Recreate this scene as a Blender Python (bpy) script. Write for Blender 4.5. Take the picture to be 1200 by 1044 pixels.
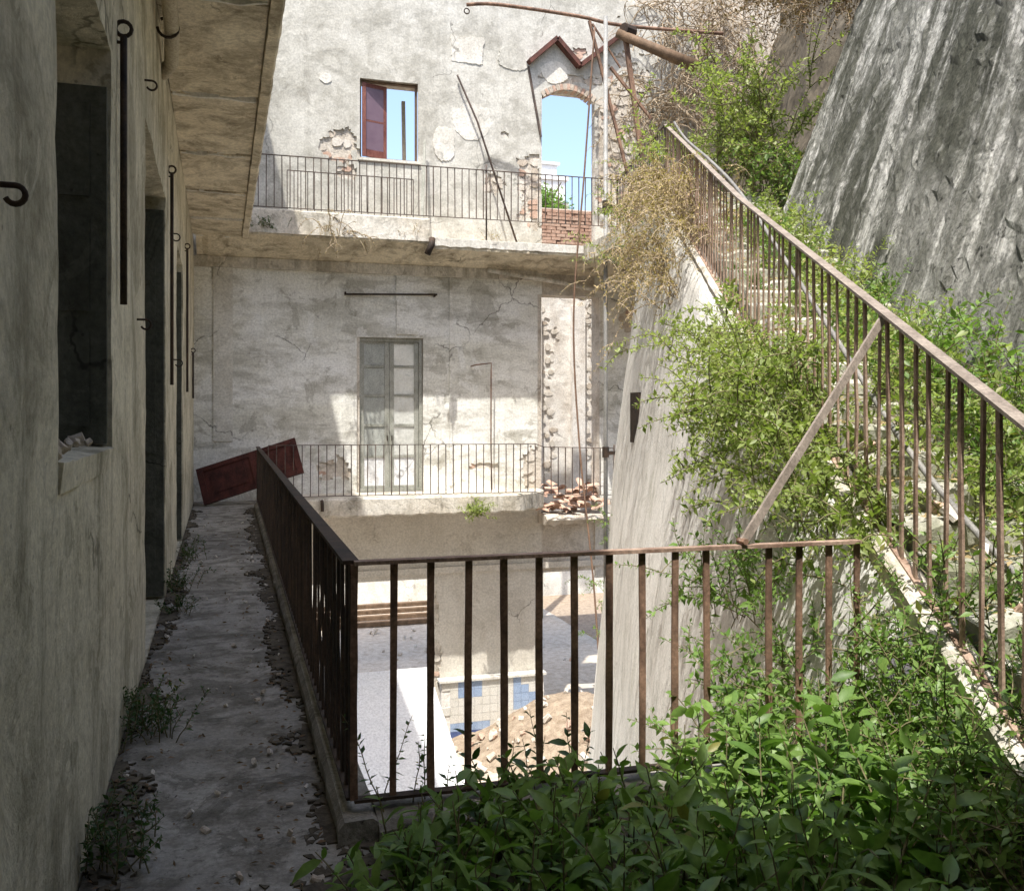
import bpy, math, random
import numpy as np
from mathutils import Vector, Matrix, noise
random.seed(7)
RNG = np.random.default_rng(11)
S = bpy.context.scene
C = S.collection
for o in list(bpy.data.objects): bpy.data.objects.remove(o)

# ------------------------------------------------------------------ camera
cam = bpy.data.cameras.new('camera'); camo = bpy.data.objects.new('camera', cam); C.objects.link(camo)
camo.location = (0, 0, 1.6); camo.rotation_euler = (math.radians(90), 0, math.radians(-17.27))
cam.sensor_width = 36; cam.sensor_fit = 'HORIZONTAL'; cam.lens = 33.0
cam.shift_y = -0.0308; cam.clip_start = 0.05; cam.clip_end = 600
S.camera = camo
# ------------------------------------------------------------------ light
SD = Vector((0.23, 0.376, -1.0)).normalized()          # the way the sunlight travels
elev = math.asin(-SD.z); az = math.atan2(-SD.x, -SD.y)  # compass angle of the sun from +Y towards +X
W = bpy.data.worlds.new('World'); S.world = W; W.use_nodes = True
nt = W.node_tree; bg = nt.nodes['Background']
sky = nt.nodes.new('ShaderNodeTexSky'); sky.sky_type = 'NISHITA'; sky.sun_disc = False
sky.sun_elevation = elev; sky.sun_rotation = az; sky.air_density = 1.0; sky.dust_density = 3.0; sky.ozone_density = 0.8
nt.links.new(sky.outputs[0], bg.inputs[0]); bg.inputs[1].default_value = 0.15
sl = bpy.data.lights.new('sun', 'SUN'); sl.energy = 3.0; sl.angle = math.radians(0.55); sl.color = (1, 0.965, 0.90)
slo = bpy.data.objects.new('sun', sl); C.objects.link(slo); slo.location = (-6, -12, 30)
slo.rotation_euler = SD.to_track_quat('-Z', 'Y').to_euler()
S.view_settings.view_transform = 'Standard'; S.view_settings.look = 'None'
S.view_settings.exposure = 1.32; S.view_settings.gamma = 1.0; S.view_settings.use_curve_mapping = False
S.cycles.max_bounces = 7; S.cycles.diffuse_bounces = 5; S.cycles.transparent_max_bounces = 8

# ------------------------------------------------------------------ materials
class NT:
    def __init__(s, name):
        s.m = bpy.data.materials.new(name); s.m.use_nodes = True; s.t = s.m.node_tree
        s.b = s.t.nodes['Principled BSDF']; s.out = s.t.nodes['Material Output']
        s.g = s.t.nodes.new('ShaderNodeNewGeometry')
    def n(s, k, **kw):
        x = s.t.nodes.new(k)
        for a, b in kw.items(): setattr(x, a, b)
        return x
    def l(s, a, b): s.t.links.new(a, b)
    def noise(s, scale, detail=5, rough=0.6, stretch=(1, 1, 1), dist=0.0, off=0.0):
        mp = s.n('ShaderNodeMapping'); mp.inputs['Scale'].default_value = stretch; mp.inputs['Location'].default_value = (off, off * 1.7, off * .6)
        s.l(s.g.outputs['Position'], mp.inputs['Vector'])
        x = s.n('ShaderNodeTexNoise'); x.inputs['Scale'].default_value = scale; x.inputs['Detail'].default_value = detail
        x.inputs['Roughness'].default_value = rough; x.inputs['Distortion'].default_value = dist
        s.l(mp.outputs[0], x.inputs['Vector']); return x.outputs['Fac']
    def ramp(s, fac, stops):
        r = s.n('ShaderNodeValToRGB'); e = r.color_ramp.elements
        while len(e) < len(stops): e.new(0.5)
        for q, (p, c) in zip(e, stops):
            q.position = p; q.color = (c, c, c, 1) if isinstance(c, (int, float)) else (*c, 1)
        s.l(fac, r.inputs[0]); return r.outputs[0]
    def mix(s, fac, a, b, mode='MIX'):
        x = s.n('ShaderNodeMix', data_type='RGBA', blend_type=mode)
        for sock, v in ((x.inputs[0], fac), (x.inputs[6], a), (x.inputs[7], b)):
            if isinstance(v, tuple): sock.default_value = (*v, 1)
            elif isinstance(v, (int, float)): sock.default_value = v
            else: s.l(v, sock)
        return x.outputs[2]
    def bump(s, h, strength, dist=0.02, prev=None):
        b = s.n('ShaderNodeBump'); b.inputs['Strength'].default_value = strength; b.inputs['Distance'].default_value = dist
        s.l(h, b.inputs['Height'])
        if prev is not None: s.l(prev, b.inputs['Normal'])
        return b.outputs[0]
    def done(s, col, rough=0.9, nrm=None, spec=0.2, metal=0.0):
        if isinstance(col, tuple): s.b.inputs['Base Color'].default_value = (*col, 1)
        else: s.l(col, s.b.inputs['Base Color'])
        s.b.inputs['Roughness'].default_value = rough; s.b.inputs['Specular IOR Level'].default_value = spec
        s.b.inputs['Metallic'].default_value = metal
        if nrm is not None: s.l(nrm, s.b.inputs['Normal'])
        return s.m

def plaster(name, base, pale, dark, stain=0.5, streak=0.35, bump=0.5, wide=(1, 1, 1), pits=0.5):
    k = NT(name)
    big = k.noise(0.55, 6, .62, wide, .6); mid = k.noise(2.3, 7, .68, wide, .4, 3.1); fine = k.noise(26, 6, .75)
    c = k.mix(k.ramp(big, [(.36, 0), (.62, 1)]), base, pale)
    c = k.mix(k.ramp(mid, [(.47, 0), (.66, stain)]), c, dark)
    st = k.noise(3.2, 6, .7, (1, 1, .13), .3, 9.0)
    c = k.mix(k.ramp(st, [(.50, 0), (.66, streak)]), c, dark)
    blot = k.noise(.9, 9, .72, wide, 1.2, 31.0)
    c = k.mix(k.ramp(blot, [(.52, 0), (.60, stain * .8)]), c, tuple(.5 * (x + y) for x, y in zip(dark, base)))
    edge = k.noise(1.5, 8, .66, (1, 1, 1), .8, 21.0)            # crisp-edged lost patches of limewash
    c = k.mix(k.ramp(edge, [(.565, 0), (.58, .45)]), c, pale)
    c = k.mix(k.ramp(edge, [(.39, .42), (.41, 0)]), c, dark)
    c = k.mix(1.0, c, k.ramp(fine, [(.28, .62), (.58, 1.0), (.85, 1.15)]), 'MULTIPLY')
    pit = k.n('ShaderNodeTexVoronoi'); pit.inputs['Scale'].default_value = 9; pit.inputs['Randomness'].default_value = 1
    k.l(k.g.outputs['Position'], pit.inputs['Vector'])
    c = k.mix(k.ramp(pit.outputs['Distance'], [(.05, pits), (.085, 0)]), c, tuple(x * .35 for x in dark))
    wob = k.n('ShaderNodeVectorMath', operation='ADD'); nx = k.n('ShaderNodeTexNoise'); nx.inputs['Scale'].default_value = 2.5; nx.inputs['Detail'].default_value = 6
    k.l(k.g.outputs['Position'], nx.inputs['Vector']); sc_ = k.n('ShaderNodeVectorMath', operation='SCALE'); sc_.inputs['Scale'].default_value = .55
    k.l(nx.outputs['Color'], sc_.inputs[0]); k.l(k.g.outputs['Position'], wob.inputs[0]); k.l(sc_.outputs[0], wob.inputs[1])
    vo = k.n('ShaderNodeTexVoronoi', feature='DISTANCE_TO_EDGE'); vo.inputs['Scale'].default_value = .62; k.l(wob.outputs[0], vo.inputs['Vector'])
    crk = k.mix(1.0, k.ramp(vo.outputs['Distance'], [(.003, 1), (.008, 0)]), k.ramp(k.noise(.8, 4, .6, off=51), [(.53, 0), (.60, .7)]), 'MULTIPLY')
    c = k.mix(crk, c, tuple(x * .3 for x in dark))
    n1 = k.bump(mid, bump * .8, .06); n2 = k.bump(edge, bump * .5, .02, n1); n3 = k.bump(fine, bump, .008, n2)
    return k.done(c, .93, n3, .15)

M = {}
M['left'] = plaster('plaster_left', (.58, .53, .40), (.74, .685, .53), (.21, .19, .125), .68, .65, .6, (1, .6, .8))
M['back'] = plaster('plaster_back', (.52, .505, .45), (.67, .655, .60), (.34, .325, .28), .62, .45, .28)
M['back_low'] = plaster('plaster_back_lower', (.76, .745, .665), (.90, .895, .86), (.27, .25, .19), .60, .25, .25, (.45, 1, 1.5))
M['ground_wall'] = plaster('plaster_ground_storey', (.60, .56, .485), (.66, .62, .55), (.42, .38, .32), .4, .25, .3)
M['soffit'] = plaster('plaster_soffit', (.64, .555, .405), (.78, .70, .54), (.20, .165, .11), .85, .1, .8)
M['fascia'] = plaster('plaster_fascia', (.64, .58, .48), (.76, .73, .66), (.24, .22, .17), .6, .8, .8)
M['repair'] = plaster('plaster_repair', (.68, .655, .59), (.77, .75, .69), (.46, .43, .365), .5, .3, .4)
M['core'] = plaster('masonry_core', (.60, .54, .46), (.70, .65, .57), (.34, .29, .23), .7, .1, 1.2)
M['sheet'] = plaster('white_sheet', (.80, .81, .82), (.84, .84, .84), (.66, .67, .68), .2, .1, .1, pits=.1)
M['indoor'] = plaster('indoor_plaster', (.74, .70, .64), (.82, .79, .74), (.50, .44, .37), .5, .4, .6)
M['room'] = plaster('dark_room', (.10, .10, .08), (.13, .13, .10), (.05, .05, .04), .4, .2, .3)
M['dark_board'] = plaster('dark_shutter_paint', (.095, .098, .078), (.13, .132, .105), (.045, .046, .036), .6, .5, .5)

def flank_mat():
    k = NT('flank_plaster')
    st = k.noise(6.5, 9, .74, (1, 1, .10), .4); big = k.noise(.8, 6, .65, (1, 1, .5)); fine = k.noise(30, 5, .7)
    c = k.mix(k.ramp(big, [(.35, 0), (.65, 1)]), (.68, .66, .61), (.80, .785, .74))
    c = k.mix(k.ramp(st, [(.48, 0), (.60, .28)]), c, (.30, .295, .265))
    c = k.mix(k.ramp(k.noise(3.2, 10, .76, (1, 1, .6), .9, 61), [(.53, 0), (.60, .42)]), c, (.36, .35, .305))
    chip = k.noise(2.4, 10, .72, (1, 1, .7), .7, 40)
    c = k.mix(k.ramp(chip, [(.57, 0), (.585, .5)]), c, (.80, .785, .74)); c = k.mix(k.ramp(chip, [(.39, .45), (.405, 0)]), c, (.33, .315, .275))
    moss = k.noise(2.2, 6, .7, (1, 1, .35), .3, 14)
    c = k.mix(k.ramp(moss, [(.6, 0), (.72, .5)]), c, (.30, .30, .17))
    c = k.mix(1.0, c, k.ramp(fine, [(.25, .72), (.6, 1.0)]), 'MULTIPLY')
    return k.done(c, .93, k.bump(fine, .6, .014, k.bump(k.ramp(chip, [(.56, 0), (.59, 1)]), .5, .02)), .15)
M['flank'] = flank_mat()
def retain_mat():
    k = NT('stain_shadow_render')
    # stains and painted vine shadows streak the battered face: stretch along its fall line
    mp = k.n('ShaderNodeMapping'); mp.inputs['Rotation'].default_value = (0, math.radians(-20.5), 0)
    k.l(k.g.outputs['Position'], mp.inputs['Vector'])
    mp2 = k.n('ShaderNodeMapping'); mp2.inputs['Scale'].default_value = (1, 1, .11); k.l(mp.outputs[0], mp2.inputs['Vector'])
    x = k.n('ShaderNodeTexNoise'); x.inputs['Scale'].default_value = 2.1; x.inputs['Detail'].default_value = 9; x.inputs['Roughness'].default_value = .72; x.inputs['Distortion'].default_value = .6
    k.l(mp2.outputs[0], x.inputs['Vector']); st = x.outputs['Fac']
    mot = k.noise(3.4, 10, .78, dist=.8, off=27); ad = k.n('ShaderNodeMath', operation='MULTIPLY_ADD'); ad.inputs[1].default_value = .55; k.l(mot, ad.inputs[0])
    sb = k.n('ShaderNodeMath', operation='SUBTRACT'); sb.inputs[1].default_value = .275; k.l(st, sb.inputs[0]); k.l(sb.outputs[0], ad.inputs[2]); st = ad.outputs[0]
    y = k.n('ShaderNodeTexNoise'); y.inputs['Scale'].default_value = 9.0; y.inputs['Detail'].default_value = 10; y.inputs['Roughness'].default_value = .75
    k.l(mp2.outputs[0], y.inputs['Vector']); st2 = y.outputs['Fac']
    big = k.noise(.7, 6, .65); fine = k.noise(24, 8, .8); chip = k.noise(2.6, 10, .72, dist=.6, off=4); pits = k.noise(9, 8, .75, off=9)
    c = k.mix(k.ramp(big, [(.35, 0), (.65, 1)]), (.36, .36, .325), (.50, .495, .455))
    c = k.mix(k.ramp(chip, [(.545, 0), (.56, .55)]), c, (.62, .61, .57))
    sm_ = k.mix(1.0, k.ramp(st, [(.41, 0), (.45, .6), (.50, .85), (.54, 1.0)]), k.ramp(k.noise(.55, 5, .6, dist=.5, off=17), [(.36, .60), (.52, 1)]), 'MULTIPLY')
    c = k.mix(sm_, c, (.068, .07, .054))
    c = k.mix(k.ramp(st2, [(.50, 0), (.57, .5)]), c, (.11, .11, .088))
    c = k.mix(k.ramp(pits, [(.61, 0), (.63, .85)]), c, (.05, .05, .042))
    c = k.mix(1.0, c, k.ramp(fine, [(.34, .35), (.56, 1.05)]), 'MULTIPLY')
    chs = k.ramp(chip, [(.54, 0), (.565, 1)]); pts_ = k.ramp(pits, [(.60, 1), (.64, 0)])
    return k.done(c, .95, k.bump(fine, .9, .025, k.bump(pts_, .8, .03, k.bump(chs, .5, .02))), .12)
M['retain'] = retain_mat()
def floor_mat():
    k = NT('worn_concrete')
    big = k.noise(.9, 6, .65, (1, .5, 1)); mid = k.noise(4, 7, .7); fine = k.noise(40, 6, .75); grit = k.noise(11, 8, .8, off=5)
    c = k.mix(k.ramp(big, [(.35, 0), (.65, 1)]), (.25, .235, .205), (.44, .42, .375))
    c = k.mix(k.ramp(mid, [(.45, 0), (.60, .75)]), c, (.13, .118, .095))
    c = k.mix(k.ramp(k.noise(1.6, 9, .74, dist=1., off=12), [(.53, 0), (.56, .55)]), c, (.10, .092, .075))
    c = k.mix(k.ramp(grit, [(.58, 0), (.66, .85)]), c, (.05, .047, .04))
    c = k.mix(1.0, c, k.ramp(fine, [(.25, .6), (.65, 1.1)]), 'MULTIPLY')
    return k.done(c, .92, k.bump(fine, .6, .01, k.bump(mid, .5, .04)), .2)
M['floor'] = floor_mat()
def rust(name, a, b, rough=.75):
    k = NT(name); n1 = k.noise(7, 7, .7, (1, 1, .6)); n2 = k.noise(60, 4, .7)
    c = k.mix(k.ramp(n1, [(.38, 0), (.62, 1)]), a, b)
    c = k.mix(1.0, c, k.ramp(n2, [(.3, .6), (.65, 1.15)]), 'MULTIPLY')
    return k.done(c, rough, k.bump(n2, .5, .004), .3)
M['rust'] = rust('rusty_iron', (.11, .065, .045), (.30, .185, .125))
M['rust_dark'] = rust('dark_rusty_iron', (.026, .020, .016), (.07, .045, .030))
M['iron_thin'] = rust('weathered_thin_iron', (.06, .05, .045), (.14, .10, .08))
M['rail_top'] = rust('worn_flat_rail', (.20, .165, .135), (.33, .28, .235), .6)
M['galv'] = rust('galvanised_pole', (.22, .22, .21), (.33, .325, .31), .55)
M['pipe_grey'] = rust('dull_grey_pipe', (.17, .165, .155), (.27, .26, .24), .6)
M['timber'] = rust('old_timber', (.11, .07, .04), (.20, .13, .08))
M['red'] = rust('old_red_paint', (.04, .012, .009), (.10, .028, .02), .75)
M['redwin'] = rust('red_window_paint', (.15, .05, .04), (.25, .10, .075), .6)
M['greygreen'] = rust('grey_green_paint', (.27, .275, .235), (.40, .40, .355), .7)
M['pipe_pale'] = rust('cream_pipe', (.36, .31, .22), (.46, .40, .29), .7)
M['terra'] = rust('terracotta', (.42, .26, .19), (.58, .40, .31), .9)
M['terra2'] = rust('terracotta_pale', (.48, .32, .24), (.60, .44, .35), .9)
M['stone'] = rust('pale_stone', (.52, .47, .40), (.74, .69, .62), .95)
M['stone2'] = rust('brown_stone', (.42, .35, .28), (.62, .55, .46), .95)
M['soil'] = rust('dry_soil', (.23, .175, .125), (.37, .30, .225), .98)
M['pale_soil'] = rust('pale_trodden_soil', (.44, .37, .29), (.62, .55, .45), .98)
M['leaf_mid'] = None
M['rust_light'] = rust('sunlit_rusty_iron', (.20, .125, .088), (.43, .31, .235))  # lighter copy of the rust, sunlight put into the colour of the lit rails
M['step_stone'] = plaster('mossy_step', (.40, .385, .33), (.56, .54, .47), (.15, .165, .08), .8, .2, .8)
M['humus'] = rust('dark_humus', (.05, .042, .03), (.13, .11, .08), .98)
M['tile_white'] = rust('white_tile', (.62, .60, .54), (.68, .66, .61), .35)
M['tile_blue'] = rust('pale_blue_tile', (.27, .36, .52), (.34, .43, .58), .35)
M['tile_navy'] = rust('navy_tile', (.06, .09, .22), (.10, .14, .30), .35)
M['zig'] = rust('dark_red_flashing', (.075, .035, .028), (.15, .06, .045))
M['cable'] = rust('brown_cable', (.16, .10, .07), (.24, .15, .10))
M['stem'] = rust('plant_stem', (.12, .11, .05), (.20, .17, .09))
M['dry_stem'] = rust('dry_stem', (.26, .20, .13), (.42, .34, .24))
def glass():
    k = NT('dusty_pane'); n1 = k.noise(3, 5, .6); n2 = k.noise(20, 4, .6)
    c = k.mix(k.ramp(n1, [(.35, 0), (.65, 1)]), (.58, .59, .55), (.74, .75, .71))
    d = k.n('ShaderNodeBsdfTransparent'); m = k.n('ShaderNodeMixShader')
    k.done(c, .18, None, .5); k.l(k.ramp(n2, [(.3, .55), (.7, .85)]), m.inputs[0]); k.l(d.outputs[0], m.inputs[1]); k.l(k.b.outputs[0], m.inputs[2])
    k.l(m.outputs[0], k.out.inputs[0]); return k.m
M['glass'] = glass()
M['pane_dull'] = rust('dull_grey_pane', (.34, .355, .33), (.45, .465, .43), .3)
def purple_glass():
    k = NT('mauve_dusty_pane'); n1 = k.noise(4, 5, .6)
    return k.done(k.mix(n1, (.13, .085, .12), (.24, .17, .21)), .25, None, .5)
M['mauve'] = purple_glass()
def leaf_mat(name, a, b, tr=.35, rough=.45):
    k = NT(name)
    ri = k.ramp(k.g.outputs['Random Per Island'], [(0, 0), (1, 1)])
    oi = k.n('ShaderNodeObjectInfo'); rr = k.mix(.5, ri, oi.outputs['Random'])
    c = k.mix(rr, a, b); n1 = k.noise(35, 3, .6)
    c = k.mix(k.ramp(rr, [(.86, 0), (.90, .75)]), c, (.24, .19, .06))
    c = k.mix(1.0, c, k.ramp(n1, [(.3, .78), (.7, 1.15)]), 'MULTIPLY')
    k.done(c, rough, None, .35)
    t = k.n('ShaderNodeBsdfTranslucent'); k.l(k.mix(1.0, c, (1.25, 1.45, .65), 'MULTIPLY'), t.inputs[0])
    m = k.n('ShaderNodeMixShader'); m.inputs[0].default_value = tr
    k.l(k.b.outputs[0], m.inputs[1]); k.l(t.outputs[0], m.inputs[2]); k.l(m.outputs[0], k.out.inputs[0]); return k.m
M['leaf'] = leaf_mat('leaf_green', (.095, .18, .038), (.215, .325, .08))
M['leaf_light'] = leaf_mat('leaf_light_green', (.18, .24, .06), (.35, .39, .14), .42)
M['leaf_mid'] = leaf_mat('leaf_mid_green', (.085, .16, .042), (.19, .27, .08), .4)
M['leaf_dark'] = leaf_mat('leaf_deep_green', (.028, .065, .018), (.06, .115, .033))
M['leaf_dry'] = leaf_mat('leaf_dry', (.30, .22, .11), (.46, .36, .20), .3, .8)
M['leaf_dead'] = leaf_mat('leaf_dead_brown', (.14, .085, .05), (.26, .17, .10), .2, .9)

# ------------------------------------------------------------------ mesh helpers
ROOT = {}
def rootloc(o):
    while o is not None and o.parent is not None: o = o.parent
    return Vector(o.location) if o is not None else Vector((0, 0, 0))
def link(name, me, parent=None, loc=(0, 0, 0)):
    o = bpy.data.objects.new(name, me); C.objects.link(o); o.location = loc
    if parent is not None: o.parent = parent
    return o
def tag(o, label=None, cat=None, group=None, kind=None):
    if label: o['label'] = label
    if cat: o['category'] = cat
    if group: o['group'] = group
    if kind: o['kind'] = kind
    return o
def thing(name, label, cat, loc=(0, 0, 0), group=None):
    o = link(name, None, None, loc); o.empty_display_size = .1
    return tag(o, label, cat, group)
class MB:
    def __init__(s): s.v = []; s.f = []
    def add(s, vs, fs):
        b = len(s.v); s.v += [tuple(q) for q in vs]; s.f += [tuple(b + i for i in q) for q in fs]; return s
    def box(s, x0, x1, y0, y1, z0, z1):
        return s.add([(x0, y0, z0), (x1, y0, z0), (x1, y1, z0), (x0, y1, z0), (x0, y0, z1), (x1, y0, z1), (x1, y1, z1), (x0, y1, z1)],
                     [(0, 3, 2, 1), (4, 5, 6, 7), (0, 1, 5, 4), (1, 2, 6, 5), (2, 3, 7, 6), (3, 0, 4, 7)])
    def beam(s, p, q, w, h, up=(0, 0, 1)):
        p = Vector(p); q = Vector(q); d = (q - p).normalized(); up = Vector(up)
        if abs(d.dot(up)) > .98: up = Vector((0, 1, 0))
        a = d.cross(up).normalized() * (w / 2); b = a.cross(d).normalized() * (h / 2)
        vs = [p - a - b, p + a - b, p + a + b, p - a + b, q - a - b, q + a - b, q + a + b, q - a + b]
        return s.add(vs, [(0, 3, 2, 1), (4, 5, 6, 7), (0, 1, 5, 4), (1, 2, 6, 5), (2, 3, 7, 6), (3, 0, 4, 7)])
    def tube(s, pts, r, n=8, r2=None):
        pts = [Vector(p) for p in pts]; m = len(pts); base = len(s.v); u = None
        for i, p in enumerate(pts):
            d = (pts[min(i + 1, m - 1)] - pts[max(i - 1, 0)]).normalized()
            if u is None:
                u = d.cross(Vector((0, 0, 1)) if abs(d.z) < .9 else Vector((1, 0, 0))).normalized()
            else: u = (u - d * u.dot(d)).normalized()
            w = d.cross(u); rr = r if r2 is None else r + (r2 - r) * i / (m - 1)
            for k in range(n):
                t = 2 * math.pi * k / n; s.v.append(tuple(p + (u * math.cos(t) + w * math.sin(t)) * rr))
        for i in range(m - 1):
            for k in range(n):
                a = base + i * n + k; b = base + i * n + (k + 1) % n; s.f.append((a, b, b + n, a + n))
        s.f.append(tuple(base + k for k in range(n))[::-1]); s.f.append(tuple(base + (m - 1) * n + k for k in range(n)))
        return s
    def mesh(s, name, mat, off=Vector((0, 0, 0)), smooth=False):
        me = bpy.data.meshes.new(name); me.from_pydata([tuple(Vector(q) - off) for q in s.v] if off.length else s.v, [], s.f)
        me.materials.append(M[mat] if isinstance(mat, str) else mat)
        if smooth: me.polygons.foreach_set('use_smooth', [True] * len(me.polygons))
        me.update(); return me
    def build(s, name, mat, parent=None, smooth=False, loc=None):
        off = rootloc(parent) if parent is not None else Vector(loc if loc is not None else (0, 0, 0))
        return link(name, s.mesh(name, mat, off, smooth), parent, (0, 0, 0) if parent is not None else tuple(off))
def np_mesh(name, V, F, mat, parent=None, loc=(0, 0, 0), smooth=False):
    me = bpy.data.meshes.new(name); off = rootloc(parent) if parent is not None else Vector(loc)
    V = np.asarray(V, float) - np.array(off); F = np.asarray(F, np.int32)
    me.vertices.add(len(V)); me.vertices.foreach_set('co', V.ravel().astype(np.float32))
    k = F.shape[1]; me.loops.add(F.size); me.loops.foreach_set('vertex_index', F.ravel())
    me.polygons.add(len(F)); me.polygons.foreach_set('loop_start', np.arange(0, F.size, k, dtype=np.int32))
    me.polygons.foreach_set('loop_total', np.full(len(F), k, np.int32))
    if smooth: me.polygons.foreach_set('use_smooth', np.ones(len(F), bool))
    me.materials.append(M[mat]); me.update(); me.validate()
    return link(name, me, parent, (0, 0, 0) if parent is not None else tuple(off))
def nz(*p): return noise.noise(Vector(p))
def lines(a, b, step, extra=()):
    n = max(1, round((b - a) / step)); L = [a + (b - a) * i / n for i in range(n + 1)]
    for e in extra:
        L = [q for q in L if abs(q - e) > step * .45 or q in (a, b)] + [e]
    return sorted(set(round(q, 4) for q in L))
def wall_grid(us, vs, keep, mapf, thick, fixu=(), fixv=(), jit=.35, disp=None, back=False):
    """a slab of cells over a grid of lines: front at w=0 (pushed by disp), rims where a cell is missing, back at w=thick"""
    mb = MB(); fu = set(round(q, 4) for q in fixu) | {us[0], us[-1]}; fv = set(round(q, 4) for q in fixv) | {vs[0], vs[-1]}
    ok = [[keep((us[i] + us[i + 1]) / 2, (vs[j] + vs[j + 1]) / 2) for j in range(len(vs) - 1)] for i in range(len(us) - 1)]
    fr = {}; bk = {}; pos = {}
    def uv(i, j):
        if (i, j) not in pos:
            u, v = us[i], vs[j]
            if u not in fu and 0 < i < len(us) - 1: u += (random.random() - .5) * jit * (us[i + 1] - us[i - 1])
            if v not in fv and 0 < j < len(vs) - 1: v += (random.random() - .5) * jit * (vs[j + 1] - vs[j - 1])
            pos[i, j] = (u, v)
        return pos[i, j]
    def F(i, j):
        if (i, j) not in fr:
            u, v = uv(i, j); fr[i, j] = len(mb.v); mb.v.append(mapf(u, v, disp(u, v) if disp else 0))
        return fr[i, j]
    def B(i, j):
        if (i, j) not in bk:
            u, v = uv(i, j); bk[i, j] = len(mb.v); mb.v.append(mapf(u, v, thick))
        return bk[i, j]
    NU, NV = len(us) - 1, len(vs) - 1
    K = lambda i, j: 0 <= i < NU and 0 <= j < NV and ok[i][j]
    for i in range(NU):
        for j in range(NV):
            if not ok[i][j]: continue
            mb.f.append((F(i, j), F(i + 1, j), F(i + 1, j + 1), F(i, j + 1)))
            if back: mb.f.append((B(i, j + 1), B(i + 1, j + 1), B(i + 1, j), B(i, j)))
            if not K(i - 1, j): mb.f.append((F(i, j), F(i, j + 1), B(i, j + 1), B(i, j)))
            if not K(i + 1, j): mb.f.append((F(i + 1, j + 1), F(i + 1, j), B(i + 1, j), B(i + 1, j + 1)))
            if not K(i, j - 1): mb.f.append((F(i + 1, j), F(i, j), B(i, j), B(i + 1, j)))
            if not K(i, j + 1): mb.f.append((F(i, j + 1), F(i + 1, j + 1), B(i + 1, j + 1), B(i, j + 1)))
    return mb
def rect_keep(openings):
    return lambda u, v: not any(a < u < b and c < v < d for a, b, c, d in openings)
def stone_mesh(name, mat, sx, sy, sz, seed):
    r = random.Random(seed); mb = MB(); vs = []
    for z in (-1, 1):
        for k in range(7):
            t = 2 * math.pi * k / 7 + r.uniform(-.25, .25); q = r.uniform(.78, 1.08) * (1 if z < 0 else .82)
            vs.append((math.cos(t) * sx * q * .5, z * .5 * sy, math.sin(t) * sz * q * .5))
    mb.add(vs, [tuple(range(7)), tuple(range(13, 6, -1))] + [(k, 7 + k, 7 + (k + 1) % 7, (k + 1) % 7) for k in range(7)])
    return mb.mesh(name, mat)

# ------------------------------------------------------------------ ground and terrain
G = -4.7
tag(MB().box(-150, 150, -60, 240, G - .6, G - .06).build('ground', 'soil'), kind='structure')
us = lines(-1, 10, .25); vs = lines(3, 34, .25)
o = wall_grid(us, vs, lambda u, v: True, lambda u, v, w: (u, v, G + w), -.05, disp=lambda u, v: .05 * nz(u * .7, v * .7, 0) + .02 * nz(u * 4, v * 4, 2)).build('courtyard_floor', 'pale_soil', smooth=True)
tag(o, kind='structure')

# ------------------------------------------------------------------ walkway of the gallery
def floor_h(u, v): return .012 * nz(u * 1.5, v * 1.5, 0) + .006 * nz(u * 7, v * 7, 3)
us = lines(-.455, .60, .06); vs = lines(-1.2, 17.98, .06)
def xr(y): return .475 + (y - 3.594) * .0105               # line of the walkway railing
o = wall_grid(us, vs, lambda u, v: True, lambda u, v, w: (u if u < .55 else u + max(0, (v - 3.6)) * .0105, v, w), -.28, disp=floor_h).build('walkway', 'floor', smooth=True)
tag(o, kind='structure')
walk = o
us = lines(.61, 6.0, .1); vs = lines(-1.2, 3.52, .1)
o = wall_grid(us, vs, lambda u, v: True, lambda u, v, w: (u, v, w - .004), -.28, disp=floor_h).build('landing', 'humus', smooth=True)
tag(o, kind='structure')
mb = MB()
ys = lines(3.49, 16.6, .15)
rings = []
for y in ys:
    x = xr(y); n1 = .014 * nz(y * 5, 1, 0); n2 = .012 * nz(y * 7, 5, 0)
    rings.append([(x - .055 + n1, y, -.27), (x - .055 + n1, y, .06 + n2), (x - .035, y, .092 + n2), (x + .07, y, .092 - n1), (x + .09, y, .08), (x + .09, y, -.30)])
def loft(mb, rings, close=False, caps=True):
    n = len(rings[0]); b = len(mb.v)
    for r in rings: mb.v += [tuple(q) for q in r]
    for i in range(len(rings) - 1):
        for k in range(n if close else n - 1):
            a = b + i * n + k; c = b + i * n + (k + 1) % n; mb.f.append((a, c, c + n, a + n))
    if caps: mb.f.append(tuple(range(b, b + n))); mb.f.append(tuple(range(b + (len(rings) - 1) * n, b + len(rings) * n))[::-1])
    return mb
loft(mb, rings, True).build('curb', 'floor', walk, smooth=False)
mb = MB(); rings = []
for x in lines(.565, 2.9, .08):
    n1 = .016 * nz(x * 6, 1, 7); n2 = .012 * nz(x * 8, 5, 7)
    rings.append([(x, 3.47 + n1, -.2), (x, 3.47 + n1, .055 + n2), (x, 3.50 + n1, .085 + n2), (x, 3.64, .105), (x, 3.68, .08), (x, 3.68, -.3)])
loft(mb, rings, True).build('curb', 'floor', walk)

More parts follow.
